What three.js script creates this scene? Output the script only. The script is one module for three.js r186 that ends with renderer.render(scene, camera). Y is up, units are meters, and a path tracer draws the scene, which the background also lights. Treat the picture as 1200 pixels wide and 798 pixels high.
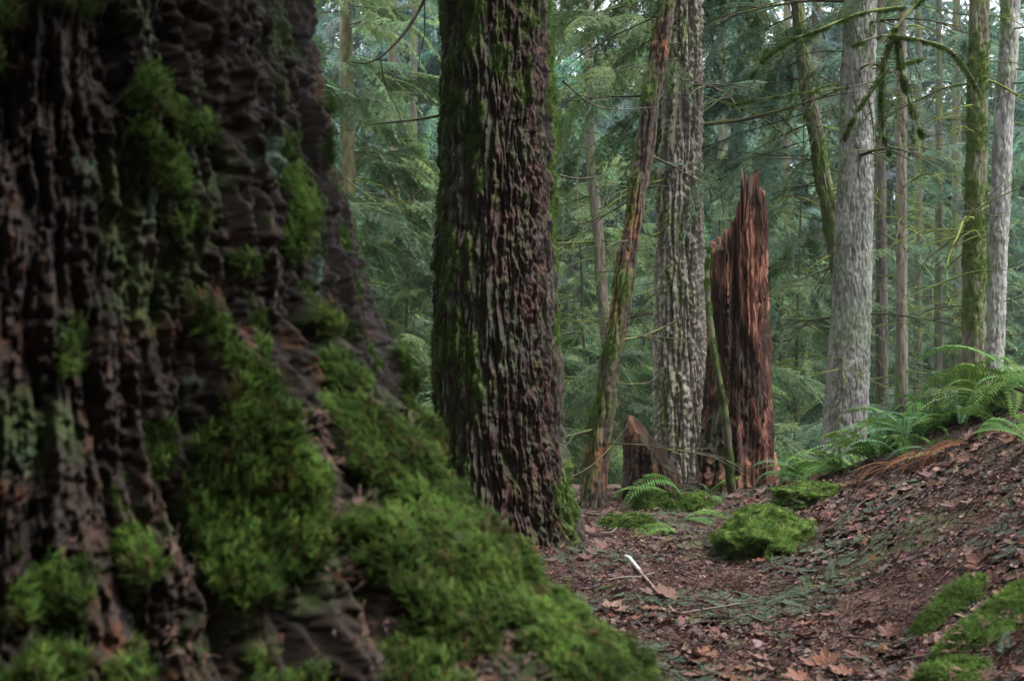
import * as THREE from 'three';
import { mergeGeometries } from 'three/addons/utils/BufferGeometryUtils.js';

// ---------------------------------------------------------------- camera, sky, sun, exposure
const renderer = new THREE.WebGLRenderer({ antialias: true });
renderer.toneMapping = THREE.LinearToneMapping;
renderer.toneMappingExposure = 4.2;
renderer.shadowMap.enabled = true;
const scene = new THREE.Scene();
const F = 1391, EYE = 1.4, PITCH = Math.atan(31 / F);
const camera = new THREE.PerspectiveCamera(2 * Math.atan(399 / F) * 180 / Math.PI, 1200 / 798, 0.1, 600);
camera.position.set(0, EYE, 0);
camera.rotation.x = PITCH;
camera.focus = 11.5;
camera.userData.fStop = 3.2;
{
  const W = 256, H = 128, data = new Float32Array(W * H * 4);
  for (let j = 0; j < H; j++) for (let i = 0; i < W; i++) {
    const up = ((j + 0.5) / H - 0.5) * Math.PI, k = 0.72 + 0.28 * Math.max(0, Math.sin(up));
    const b = 1 + 0.05 * Math.sin(i / W * Math.PI * 6 + 3 * Math.sin(up * 5)) * Math.cos(up);
    data.set([0.95 * k * b, 1.0 * k * b, 1.06 * k * b, 1], (j * W + i) * 4);
  }
  const t = new THREE.DataTexture(data, W, H, THREE.RGBAFormat, THREE.FloatType);
  t.mapping = THREE.EquirectangularReflectionMapping; t.magFilter = THREE.LinearFilter; t.needsUpdate = true;
  scene.background = t; scene.environment = t;
}
const sun = new THREE.DirectionalLight(new THREE.Color(1, 0.96, 0.88), 1.5);
sun.position.set(20, 38, 3); sun.target.position.set(0, 0, -8);
sun.castShadow = true; sun.shadow.radius = 20; sun.shadow.mapSize.set(2048, 2048);
Object.assign(sun.shadow.camera, { left: -30, right: 30, top: 30, bottom: -30, near: 1, far: 120 });
scene.add(sun, sun.target);

// ---------------------------------------------------------------- helpers
const rng = (s) => () => { s = (s + 0x6d2b79f5) | 0; let t = Math.imul(s ^ (s >>> 15), 1 | s); t = (t + Math.imul(t ^ (t >>> 7), 61 | t)) ^ t; return ((t ^ (t >>> 14)) >>> 0) / 4294967296; };
const P = new Uint8Array(512);
{ const r = rng(7), a = [...Array(256).keys()]; for (let i = 255; i > 0; i--) { const j = Math.floor(r() * (i + 1)); [a[i], a[j]] = [a[j], a[i]]; } for (let i = 0; i < 512; i++) P[i] = a[i & 255]; }
const G3 = [[1, 1, 0], [-1, 1, 0], [1, -1, 0], [-1, -1, 0], [1, 0, 1], [-1, 0, 1], [1, 0, -1], [-1, 0, -1], [0, 1, 1], [0, -1, 1], [0, 1, -1], [0, -1, -1], [1, 1, 0], [-1, 1, 0], [0, -1, 1], [0, -1, -1]].flat();
function noise(x, y, z) {
  const X = Math.floor(x), Y = Math.floor(y), Z = Math.floor(z); x -= X; y -= Y; z -= Z;
  const a = X & 255, b = Y & 255, c = Z & 255, u = x * x * x * (x * (x * 6 - 15) + 10), v = y * y * y * (y * (y * 6 - 15) + 10), w = z * z * z * (z * (z * 6 - 15) + 10);
  const g = (i, j, k) => { const h = (P[P[P[a + i & 255] + b + j & 255] + c + k & 255] & 15) * 3; return G3[h] * (x - i) + G3[h + 1] * (y - j) + G3[h + 2] * (z - k); };
  const l = (t, p, q) => p + t * (q - p);
  return l(w, l(v, l(u, g(0, 0, 0), g(1, 0, 0)), l(u, g(0, 1, 0), g(1, 1, 0))), l(v, l(u, g(0, 0, 1), g(1, 0, 1)), l(u, g(0, 1, 1), g(1, 1, 1))));
}
const fbm = (x, y, z, n = 4) => { let s = 0, a = 1, f = 1, t = 0; for (let i = 0; i < n; i++) { s += a * noise(x * f + i * 17.3, y * f, z * f - i * 9.1); t += a; a *= 0.5; f *= 2.03; } return s / t; };
const clamp = (x, a = 0, b = 1) => Math.min(b, Math.max(a, x)), lerp = (a, b, t) => a + (b - a) * t;
const ss = (a, b, x) => { const t = clamp((x - a) / (b - a)); return t * t * (3 - 2 * t); };
const table = (xs, ys) => (x) => { if (x <= xs[0]) return ys[0]; for (let i = 1; i < xs.length; i++) if (x <= xs[i]) { const t = (x - xs[i - 1]) / (xs[i] - xs[i - 1]); return lerp(ys[i - 1], ys[i], t * t * (3 - 2 * t) * 0.5 + t * 0.5); } return ys[ys.length - 1]; };
const mixc = (a, b, t) => [lerp(a[0], b[0], t), lerp(a[1], b[1], t), lerp(a[2], b[2], t)];
const V = (x, y, z) => new THREE.Vector3(x, y, z), RAD = Math.PI / 180, TAU = Math.PI * 2;
const gauss = (x) => Math.exp(-x * x);
// a point of the place, from a direction measured on the photograph and a distance
function at(px, py, d) {
  const x = (px - 600) / F * d, y = (399 - py) / F * d;
  return V(x, EYE + y * Math.cos(PITCH) + d * Math.sin(PITCH), -(d * Math.cos(PITCH) - y * Math.sin(PITCH)));
}
const names = {};
const named = (n) => { const k = names[n] = (names[n] ?? -1) + 1; return k ? n + '_' + String(k).padStart(3, '0') : n; };
function thing(name, label, category, pos = [0, 0, 0], group) {
  const o = new THREE.Group(); o.name = named(name); o.position.set(...pos); o.userData = { label, category };
  if (group) o.userData.group = group;
  scene.add(o); return o;
}
function part(name, geometry, material, parent, extra) {
  const m = new THREE.Mesh(geometry, material); m.name = name; m.castShadow = m.receiveShadow = true;
  if (extra) Object.assign(m.userData, extra);
  parent.add(m); return m;
}
function stuff(name, geometry, material, list, parent, extra) {       // list: [Matrix4, [r,g,b]?]
  const m = new THREE.InstancedMesh(geometry, material, Math.max(1, list.length)); m.name = name; m.castShadow = m.receiveShadow = true;
  const c = new THREE.Color();
  list.forEach(([q, col], i) => { m.setMatrixAt(i, q); if (col) m.setColorAt(i, c.setRGB(...col)); });
  m.count = list.length; m.userData = { kind: 'stuff', ...extra }; parent.add(m); return m;
}
const mat = (o) => new THREE.MeshPhysicalMaterial({ roughness: 0.95, specularIntensity: 0.35, vertexColors: true, side: THREE.DoubleSide, ...o });
const M = {
  bark: mat({ name: 'bark', roughness: 0.82, specularIntensity: 0.5 }),
  wood: mat({ name: 'rotten_wood', roughness: 0.85 }),
  ground: mat({ name: 'soil', roughness: 0.95 }),
  moss: mat({ name: 'moss', transmission: 0.25, specularIntensity: 0.15 }),
  leaf: mat({ name: 'needles', transmission: 0.42, roughness: 0.95, specularIntensity: 0.4 }),
  fern: mat({ name: 'fern', transmission: 0.3, roughness: 0.6, specularIntensity: 0.5 }),
  litter: mat({ name: 'dead_leaves', roughness: 0.65, specularIntensity: 0.5 }),
  twig: mat({ name: 'twig', roughness: 0.9 }),
};
// plain triangle collector with vertex colours
class Tri {
  constructor() { this.p = []; this.c = []; }
  tri(a, b, c, k) { this.p.push(...a, ...b, ...c); this.c.push(...k, ...k, ...k); }
  quad(a, b, c, d, k) { this.tri(a, b, c, k); this.tri(a, c, d, k); }
  blade(b, dir, side, len, wid, k, fold = 0.15) {                      // a small pointed leaf
    const n = [dir[1] * side[2] - dir[2] * side[1], dir[2] * side[0] - dir[0] * side[2], dir[0] * side[1] - dir[1] * side[0]];
    const q = (t, w, f) => [0, 1, 2].map((i) => b[i] + dir[i] * len * t + side[i] * wid * w + n[i] * wid * f);
    const tip = q(1, 0, -fold), l = q(0.4, -0.5, fold), r = q(0.45, 0.5, fold);
    this.tri(b, r, tip, k); this.tri(b, tip, l, k);
  }
  build() {
    const g = new THREE.BufferGeometry();
    g.setAttribute('position', new THREE.Float32BufferAttribute(this.p, 3)); g.setAttribute('color', new THREE.Float32BufferAttribute(this.c, 3));
    g.computeVertexNormals(); return g;
  }
}
// tapered tube along points, colour from a function
function tube(pts, radii, seg, col, rough = 0, seed = 0) {
  const pos = [], c = [], idx = [], n = pts.length, u = V(0, 0, 0), w = V(0, 0, 0), t = V(0, 0, 0), ref = V(0.31, 0.2, 0.93);
  for (let i = 0; i < n; i++) {
    t.subVectors(pts[Math.min(n - 1, i + 1)], pts[Math.max(0, i - 1)]).normalize();
    u.crossVectors(t, ref).normalize(); w.crossVectors(t, u);
    for (let k = 0; k < seg; k++) {
      const a = k / seg * TAU, ca = Math.cos(a), sa = Math.sin(a);
      const rr = radii[i] * (1 + (rough ? rough * noise(ca * 1.5 + seed, i * 0.45, sa * 1.5 + seed * 2) * 2 : 0));
      const x = pts[i].x + (u.x * ca + w.x * sa) * rr, y = pts[i].y + (u.y * ca + w.y * sa) * rr, z = pts[i].z + (u.z * ca + w.z * sa) * rr;
      pos.push(x, y, z); c.push(...col(i / (n - 1), a, x, y, z, (u.y * ca + w.y * sa)));
    }
  }
  for (let i = 0; i < n - 1; i++) for (let k = 0; k < seg; k++) { const a = i * seg + k, b = i * seg + (k + 1) % seg; idx.push(a, b, a + seg, b, b + seg, a + seg); }
  pos.push(...pts[n - 1]); c.push(...col(1, 0, ...pts[n - 1], 0));
  for (let k = 0; k < seg; k++) idx.push((n - 1) * seg + k, (n - 1) * seg + (k + 1) % seg, n * seg);
  const g = new THREE.BufferGeometry(); g.setIndex(idx);
  g.setAttribute('position', new THREE.Float32BufferAttribute(pos, 3)); g.setAttribute('color', new THREE.Float32BufferAttribute(c, 3));
  g.computeVertexNormals(); return g;
}
// a closed surface of rings: rows of heights, angles round, a function that gives [x,y,z,colour]
function rings(rows, angles, f, cap = true) {
  const nr = rows.length, na = angles.length, pos = new Float32Array((nr * na + 1) * 3), col = new Float32Array((nr * na + 1) * 3), idx = new Uint32Array((nr - 1) * na * 6 + (cap ? na * 3 : 0));
  let o = 0, last = [0, 0, 0];
  for (let i = 0; i < nr; i++) for (let k = 0; k < na; k++, o += 3) { const q = f(rows[i], angles[k]); pos[o] = q[0]; pos[o + 1] = q[1]; pos[o + 2] = q[2]; col.set(q[3], o); if (i === nr - 1) { last[0] += q[0] / na; last[1] += q[1] / na; last[2] += q[2] / na; } }
  pos.set(last, o); col.set(col.subarray(o - 3, o), o);
  let e = 0;
  for (let i = 0; i < nr - 1; i++) for (let k = 0; k < na; k++) { const a = i * na + k, b = i * na + (k + 1) % na; idx[e++] = a; idx[e++] = a + na; idx[e++] = b; idx[e++] = b; idx[e++] = a + na; idx[e++] = b + na; }
  if (cap) for (let k = 0; k < na; k++) { idx[e++] = (nr - 1) * na + k; idx[e++] = nr * na; idx[e++] = (nr - 1) * na + (k + 1) % na; }
  const g = new THREE.BufferGeometry(); g.setIndex(new THREE.BufferAttribute(idx, 1));
  g.setAttribute('position', new THREE.BufferAttribute(pos, 3)); g.setAttribute('color', new THREE.BufferAttribute(col, 3));
  g.computeVertexNormals(); return g;
}
const span = (a, b, step) => { const n = Math.max(1, Math.round((b - a) / step)), r = []; for (let i = 0; i < n; i++) r.push(a + (b - a) * i / n); return r; };
const rowsOf = (...runs) => { const r = runs.flatMap(([a, b, s]) => span(a, b, s)); r.push(runs[runs.length - 1][1]); return r; };
const anglesOf = (mid, half, fine, coarse) => [...span(mid - half, mid + half, fine), ...span(mid + half, mid - half + TAU, coarse)];
// matrix of a tuft: y along the given axis, turned by spin, scaled
const q1 = new THREE.Quaternion(), q2 = new THREE.Quaternion(), UPV = V(0, 1, 0);
const place = (p, axis, spin, s, sy = s) => new THREE.Matrix4().compose(p, q1.setFromUnitVectors(UPV, axis).clone().multiply(q2.setFromAxisAngle(UPV, spin)), V(s, sy, s));

// ---------------------------------------------------------------- ground
function hill(x, z) {
  const d = -z, toe = 1.55 + 0.07 * (d - 5) + 0.2 * noise(d * 0.5, 3, 1), e = x - toe, b = (Math.sqrt(e * e + 0.04) + e) / 2;
  const bank = Math.min(2.2, 0.5 * b) * (1 - ss(9.6, 13, d + 0.25 * noise(x, 2, 8))) * ss(-6, 2, d);
  const fall = 5.5 * ss(12.6, 34, d) + 1.2 * ss(10.2, 14, d) * ss(2.2, 4, x) + 1.3 * ss(9.6, 13, d) * ss(-0.2, -1.6, x);
  const up = 0.22 * gauss(Math.hypot(x + 1.5, z + 3.45) / 2) + 0.16 * gauss(Math.hypot(x + 0.05, z + 8.7) / 0.9) + 0.12 * gauss(Math.hypot(x - 2.2, z + 12) / 1.1);
  return 0.06 + bank - fall + up + 14 * ss(45, 110, d);
}
function G(x, z) {
  return hill(x, z) + 0.07 * noise(x * 0.8, z * 0.8, 4) + 0.035 * noise(x * 2.6, z * 2.6, 9) + 0.018 * noise(x * 7, z * 7, 2);
}
{
  const line = (a, b, fine, end0, end1) => { const r = span(a, b, fine); for (let s = fine, x = a - s; x > end0; s *= 1.25, x -= s) r.unshift(x); r.unshift(end0); for (let s = fine, x = b; x < end1; s *= 1.25, x += s) r.push(x); r.push(end1); return r; };
  const xs = line(-1.2, 5, 0.028, -160, 160), zs = line(-13.2, -4.2, 0.028, -190, 80), nx = xs.length, nz = zs.length;
  const pos = new Float32Array(nx * nz * 3), col = new Float32Array(nx * nz * 3), idx = [];
  for (let j = 0, o = 0; j < nz; j++) for (let i = 0; i < nx; i++, o += 3) {
    const x = xs[i], z = zs[j], near = x > -1.3 && x < 5.2 && z > -13.5 && z < -4;
    pos[o] = x; pos[o + 2] = z; pos[o + 1] = near ? G(x, z) + 0.012 * fbm(x * 18, z * 18, 3, 3) : G(x, z);
    const n = fbm(x * 1.7, z * 1.7, 5, 4), n2 = fbm(x * 9, z * 9, 1, 3);
    let c = mixc([0.045, 0.03, 0.027], [0.105, 0.058, 0.048], clamp(0.5 + n * 1.1 + n2 * 0.8));
    c = mixc(c, [0.04, 0.07, 0.018], ss(0.12, 0.4, noise(x * 1.1, z * 1.1, 20) + 0.3 * n2) * 0.7);
    col.set(c, o);
  }
  for (let j = 0; j < nz - 1; j++) for (let i = 0; i < nx - 1; i++) { const a = j * nx + i; idx.push(a, a + nx, a + 1, a + 1, a + nx, a + nx + 1); }
  const g = new THREE.BufferGeometry(); g.setIndex(idx);
  g.setAttribute('position', new THREE.BufferAttribute(pos, 3)); g.setAttribute('color', new THREE.BufferAttribute(col, 3)); g.computeVertexNormals();
  const m = part('ground', g, M.ground, scene); m.userData = { kind: 'structure', label: 'reddish brown forest floor with a trodden path below a bank', category: 'ground' };
}
const gnd = (x, z) => V(x, G(x, z), z);
const gnormal = (x, z) => { const e = 0.05; return V(G(x - e, z) - G(x + e, z), 2 * e, G(x, z - e) - G(x, z + e)).normalize(); };

// ---------------------------------------------------------------- moss and bark
function plumeMoss(seed, n, len, droop) {                               // a tuft of feathery moss shoots, y is away from the surface
  const r = rng(seed), T = new Tri();
  for (let i = 0; i < n; i++) {
    const a = r() * TAU, out = 0.25 + r() * 0.9, L = len * (0.6 + r() * 0.7), ca = Math.cos(a), sa = Math.sin(a), tone = 0.65 + r() * 0.6;
    const k = [tone * (0.9 + r() * 0.25), tone, tone * (0.8 + r() * 0.3)];
    let p = [ca * 0.006, -0.004, sa * 0.006], y = 1, h = out * 0.6;
    for (let s = 0; s < 4; s++) {
      const m = Math.hypot(y, h), d = [ca * h / m, y / m, sa * h / m], q = p.map((v, j) => v + d[j] * L / 4), w = L * 0.22 * (1 - s * 0.2);
      const sd = [-sa, 0, ca];
      T.blade(p, d, sd, L / 3, L * 0.07, k);
      for (const g of [-1, 1]) T.blade(p, [d[0] * 0.6 + sd[0] * g * 0.8, d[1] * 0.6, d[2] * 0.6 + sd[2] * g * 0.8], d, w * 1.3, w * 0.45, k.map((v) => v * (0.9 + r() * 0.3)));
      p = q; y -= droop * (0.7 + r() * 0.5); h += 0.12;
    }
  }
  return T.build();
}
const tufts = [1, 2, 3].map((s) => plumeMoss(s, 9, 0.036, 0.75));
const chipShape = (() => { const T = new Tri(); T.quad([-1, 0, -0.03], [1, 0.1, -0.03], [1, 0.1, 0.03], [-1, 0, 0.03], [1, 1, 1]); T.tri([-0.4, 0.02, -0.2], [0.5, 0.1, 0.1], [-0.1, 0.15, 0.4], [1, 1, 1]); return T.build(); })();
const shortTufts = [11, 12].map((s) => plumeMoss(s, 6, 0.026, 0.35));
function mossColor(r, b = 1) { const t = r(), s = (0.75 + r() * 0.5) * b; return mixc([0.05, 0.11, 0.02], [0.13, 0.21, 0.046], t).map((v) => v * s); }
// bark of separate plates: cells stretched along the trunk; [crack 0..1, tone of the plate 0..1, distance in the plate]
const hsh = (a, b, c, k) => { let h = Math.imul(a, 374761393) ^ Math.imul(b, 668265263) ^ Math.imul(c, 2147483647 - 1274126177) ^ Math.imul(k, 1103515245); h = Math.imul(h ^ (h >>> 13), 1274126177); return ((h ^ (h >>> 16)) >>> 0) / 4294967296; };
function plates(x, y, z, f, tall, seed, warp = 0.5, out = []) {
  const wx = warp * noise(x * f * 0.6 + seed, y * f * tall * 1.3, z * f * 0.6) + warp * 0.4 * noise(x * f * 2.3, y * f * tall * 4 + seed, z * f * 2.3), wz = warp * noise(z * f * 0.6 + 7, y * f * tall * 1.3 + seed, x * f * 0.6), wy = warp * 0.25 * noise(x * f * 0.8, y * f * tall + 3, z * f * 0.8 + seed);
  const X = x * f + wx + seed * 3.7, Y = y * f * tall + wy, Z = z * f + wz, ix = Math.floor(X), iy = Math.floor(Y), iz = Math.floor(Z);
  let f1 = 9, f2 = 9, id = 0, tone = 0;
  for (let i = -1; i <= 1; i++) for (let j = -1; j <= 1; j++) for (let k = -1; k <= 1; k++) {
    const a = ix + i, b = iy + j, c = iz + k, dx = a + hsh(a, b, c, 1) - X, dy = b + hsh(a, b, c, 2) - Y, dz = c + hsh(a, b, c, 3) - Z, d = dx * dx + dy * dy + dz * dz;
    if (d < f1) { f2 = f1; f1 = d; id = hsh(a, b, c, 4); tone = hsh(a, b, c, 5); } else if (d < f2) f2 = d;
  }
  out[0] = clamp((Math.sqrt(f2) - Math.sqrt(f1)) / 0.32); out[1] = id; out[2] = Math.sqrt(f1); out[3] = tone; return out;
}
// furrowed bark: 0 in the cracks, about 1 on the plates; f = furrows per metre or so
function furrows(x, y, z, f, tall, seed) {
  const wx = 0.35 * noise(x * f * 0.5, y * f * 0.35, z * f * 0.5 + seed), wz = 0.35 * noise(z * f * 0.5 + 5, y * f * 0.35, x * f * 0.5 + seed);
  const a = Math.abs(noise((x + wx / f) * f, y * f * tall + seed, (z + wz / f) * f)), b = Math.abs(noise((x + wx / f) * f * 2.1 + 9, y * f * tall * 2.2, (z + wz / f) * f * 2.1 + seed)), c = Math.abs(noise(x * f * 0.9, y * f * 0.75 + 30, z * f * 0.9 + seed));
  return 0.62 * Math.pow(clamp(a / 0.28), 0.7) + 0.26 * Math.pow(clamp(b / 0.3), 0.8) + 0.12 * clamp(c / 0.13);
}

// ---------------------------------------------------------------- the great mossy tree beside the camera
{
  const CX = -1.5, CZ = -3.45, tree = thing('old_fir', 'huge dark barked trunk with a broad moss covered buttress root spreading onto the path', 'tree', [CX, 0, CZ]);
  const R0 = table([0, 0.7, 1.2, 1.6, 2, 2.5, 4, 24], [1.25, 1.07, 0.97, 0.93, 0.89, 0.86, 0.83, 0.4]);
  const root = table([-0.3, 0.3, 0.683, 0.895, 1.128, 1.509, 1.91, 2.4, 3, 5], [3.3, 2.5, 1.97, 1.70, 1.43, 1.15, 1.02, 0.94, 0.89, 0.82]);
  const lobe = table([0, 0.7, 1.18, 1.4, 1.67, 2.1, 2.45, 3, 5], [1.65, 1.42, 1.27, 1.2, 1.07, 0.99, 0.92, 0.88, 0.82]);
  const ang = (a, m) => { let d = (a - m * RAD) % TAU; if (d > Math.PI) d -= TAU; if (d < -Math.PI) d += TAU; return d / RAD; };
  const ridge = table([0.4, 1.15, 1.26, 1.38, 1.52, 1.66, 1.82, 1.96, 2.6], [44, 36, 37.7, 38.5, 40, 42, 44, 47, 50]);
  const base = (y, a) => {
    const r0 = R0(y), low = ss(2.6, 0.2, y), sway = 5 * noise(y * 1.1, 4, 2);
    let r = r0;
    r += (root(y) - r0) * gauss(ang(a, 22 + sway * 0.4) / (14 + 5 * low));
    r += Math.max(0, lobe(y) - r0) * gauss(ang(a, -13) / 13);
    r += (0.075 + 0.03 * low) * gauss(ang(a, ridge(y)) / 6) + 0.05 * gauss(ang(a, 31 + sway) / 3.5) * ss(1.2, 1.5, y);
    r += (0.07 + 0.2 * low * low) * gauss(ang(a, 60 + sway) / 9) + (0.05 + 0.25 * low * low) * gauss(ang(a, 100 + sway) / 15) + 0.05 * gauss(ang(a, 5 - sway) / 3.5);
    r += (0.04 + 0.35 * low * low) * (gauss(ang(a, 150) / 16) + gauss(ang(a, 215) / 18) + gauss(ang(a, 275) / 18) + gauss(ang(a, 318) / 14));
    return r - 0.045 + 0.035 * noise(Math.cos(a) * 5, y * 2.2, Math.sin(a) * 5);
  };
  // strokes of moss along the ridges: [angle, height, width in metres, strength]
  const strokes = [
    [[46, 1.88, 0.016, 0.3], [44, 1.8, 0.024, 0.5], [42, 1.66, 0.03, 0.6], [40, 1.52, 0.032, 0.65], [38.5, 1.38, 0.05, 0.85], [37.7, 1.26, 0.08, 1], [36, 1.13, 0.09, 1]],
    [[23, 1.93, 0.03, 0.8], [23.3, 1.73, 0.05, 1], [23.2, 1.55, 0.06, 1], [24.9, 1.4, 0.12, 1.1], [27, 1.26, 0.18, 1.2], [24.8, 1.11, 0.21, 1.2], [25.1, 0.98, 0.22, 1.2], [23.4, 0.87, 0.22, 1.2], [23.8, 0.7, 0.25, 1.1]],
    [[38, 1.27, 0.08, 1], [40, 1.11, 0.09, 1], [41.5, 0.95, 0.08, 1]], [[29, 1.15, 0.11, 1], [31.6, 1.05, 0.1, 0.9], [33, 0.93, 0.06, 0.9]], [[33, 0.8, 0.06, 0.8], [36, 0.7, 0.07, 0.8]],
    [[62, 0.8, 0.08, 0.45], [60, 0.7, 0.1, 0.6]], [[52, 1.02, 0.04, 0.75], [52.3, 0.75, 0.07, 0.75]], [[41.9, 2.06, 0.03, 0.8], [40, 1.97, 0.03, 0.8]], [[34.4, 1.66, 0.02, 0.7], [33.7, 1.46, 0.025, 0.7]],
    [[-9, 1.45, 0.03, 0.45], [-11, 1.2, 0.05, 0.6], [-10, 0.9, 0.1, 0.8]], [[46, 1.3, 0.06, 0.6], [47, 1.15, 0.05, 0.6]], [[57, 1.55, 0.03, 0.6], [58, 1.4, 0.03, 0.6]], [[14, 2.1, 0.02, 0.6], [13, 1.7, 0.025, 0.7]],
  ];
  const mossAt = (y, a, r, n) => {
    let best = 0; const g = a / RAD;
    for (const s of strokes) for (let i = 0; i + 1 < s.length; i++) {
      const p = s[i], q = s[i + 1], k = RAD * r, dx = (q[0] - p[0]) * k, dy = q[1] - p[1], t = clamp(((g - p[0]) * k * dx + (y - p[1]) * dy) / (dx * dx + dy * dy));
      const e = 1.75 * Math.hypot((g - p[0]) * k - dx * t, y - p[1] - dy * t) / lerp(p[2], q[2], t);
      best = Math.max(best, lerp(p[3], q[3], t) * gauss(e * 0.85));
    }
    return best + n;
  };
  const o1 = [], o2 = [];
  const surf = (y, a) => {
    const r = base(y, a), ca = Math.cos(a), sa = Math.sin(a), k = Math.min(1, 1 / r), x = ca * r, z = sa * r;
    if (y > 3.4 || y < 0.3) return [x, y, z, 0, 0.5, 0, 0, 0.5];
    const kx = ca, kz = sa;
    plates(kx, y, kz, 11, 0.13, 3, 0.8, o1); plates(kx, y, kz, 29, 0.3, 8, 0.9, o2);
    const crag = 1 - 2.2 * Math.abs(fbm(kx * 21 + 3, y * 3.2, kz * 21, 4)), crag2 = 1 - 2.2 * Math.abs(fbm(kx * 52 + 3, y * 20, kz * 52, 3));
    const f1 = fbm(x * 6, y * 4, z * 6, 3), f2 = fbm(x * 40, y * 34, z * 40, 3), fur = furrows(kx, y, kz, 7.5, 0.085, 3);
    const n = fbm(x * 9, y * 7, z * 9, 3) * 1.25 + 0.85 * noise(x * 3.4, y * 3.4 + 6, z * 3.4) - 0.12, m = ss(0.34, 0.58, mossAt(y, a, r, n));
    const d = (0.05 * (o1[0] * (0.55 + 0.6 * o1[1]) - 0.6) * (0.4 + 0.6 * ss(8, 36, ang(a, 0))) + 0.12 * (fur - 0.7) - 0.05 * (crag - 0.5)) * (1 - 0.5 * m) + 0.009 * o2[0] * (0.3 + o2[1]) - 0.013 * (crag2 - 0.5) + (0.3 + 0.7 * ss(8, 36, ang(a, 0))) * (0.03 * f1 + 0.026 * f2 + 0.03 * fbm(x * 16, y * 10, z * 16, 3)) + 0.014 * fbm(x * 60, y * 60, z * 60, 2) + m * (0.03 + 0.07 * noise(x * 10, y * 8, z * 10));
    return [x + ca * d, y, z + sa * d, m, o1[0], f1, f2, o1[3], o2[3]];
  };
  const f = (y, a) => {
    const s = surf(y, a), n = fbm(s[0] * 2.2 + 5, y * 2.6, s[2] * 2.2, 3), k = fbm(s[0] * 13, y * 9 + 4, s[2] * 13, 3) + 0.7 * fbm(s[0] * 60, y * 30, s[2] * 60, 2);
    let c = mixc([0.012, 0.0085, 0.0075], [0.034, 0.024, 0.02], clamp(0.15 + 0.5 * s[7] + k * 1.5));
    c = mixc(c, [0.05, 0.042, 0.043], ss(0.8, 0.97, s[8]) * 0.7);
    c = mixc(c, [0.07, 0.027, 0.013], ss(0.62, 0.9, s[8] * 0.5 + n * 1.0 + k * 0.7 + 0.2 * ss(25, 60, ang(a, 0))) * 0.85);
    const li = fbm(s[0] * 5.5 + 40, y * 3.4, s[2] * 5.5, 3);
    c = mixc(c, [0.09, 0.14, 0.1], ss(0.36, 0.46, li + 0.35 * k) * 0.8);
    c = mixc(c, [0.04, 0.06, 0.018], 0.75 * ss(0.1, 0.35, fbm(s[0] * 4, y * 2.5 + 9, s[2] * 4, 4)));
    c = mixc(c, [0.05, 0.028, 0.02], 0.8 * ss(0.15, 0.35, fbm(s[0] * 5, y * 5 + 30, s[2] * 5, 3)) * ss(1.3, 1.0, y));
    c = mixc(c, [0.045, 0.075, 0.016], s[3] * 0.8);
    return [s[0], s[1], s[2], c];
  };
  part('trunk', rings(rowsOf([-0.35, 0.55, 0.04], [0.55, 2.7, 0.0046], [2.7, 3.6, 0.03], [3.6, 26, 0.8]), anglesOf(28 * RAD, 58 * RAD, 0.2 * RAD, 2.5 * RAD), f), M.bark, tree);
  const r = rng(21), lists = [[], [], []], short = [[], []];
  const e = 0.02, nrm = (y, a) => { const p = V(Math.cos(a) * base(y, a), y, Math.sin(a) * base(y, a)), q = V(Math.cos(a + e) * base(y, a + e), y, Math.sin(a + e) * base(y, a + e)), u = V(Math.cos(a) * base(y + e, a), y + e, Math.sin(a) * base(y + e, a)); return u.sub(p).cross(q.sub(p)).normalize(); };
  for (let i = 0; i < 230000; i++) {
    const y = 0.55 + r() * 1.9, a = (-30 + r() * 112) * RAD; if (r() > base(y, a) / 2.2) continue;
    const s = surf(y, a); if (s[3] < 0.15 + r() * 0.6) continue;
    const N = nrm(y, a); N.y -= 0.7; N.x += (r() - 0.5) * 0.9; N.z += (r() - 0.5) * 0.9; N.y += (r() - 0.5) * 0.5; N.normalize();
    const big = s[3] > 0.75 && r() < (a > 34 * RAD && y > 1.2 ? 0.3 : 0.8), sc = (0.5 + r() * r() * 1.1) * (0.7 + 0.4 * s[3]), cl = 0.75 + 0.9 * noise(s[0] * 8, y * 8, s[2] * 8);
    (big ? lists[i % 3] : short[i % 2]).push([place(V(s[0], s[1], s[2]), N, r() * TAU, sc), r() < 0.1 ? [0.085, 0.06, 0.03] : mossColor(r, clamp(cl, 0.4, 1.6))]);
  }
  lists.forEach((l, i) => stuff('moss', tufts[i], M.moss, l, tree));
  short.forEach((l, i) => stuff('moss', shortTufts[i], M.moss, l, tree));
  const bits = [];
  for (let i = 0; i < 9000; i++) {
    const y = 0.55 + r() * 0.75, a = (14 + r() * 52) * RAD, s = surf(y, a), N = nrm(y, a); if (s[3] > 0.3 + r() * 0.4 || N.y < 0.38 + r() * 0.25) continue;
    N.x += (r() - 0.5) * 0.9; N.z += (r() - 0.5) * 0.9; N.normalize();
    bits.push([place(V(s[0], s[1], s[2]).addScaledVector(N, 0.006), N, r() * TAU, 0.012 + r() * r() * 0.04), mixc([0.04, 0.027, 0.024], [0.1, 0.05, 0.036], r())]);
  }
  stuff('litter', chipShape, M.litter, bits, tree);
  
}

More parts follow.
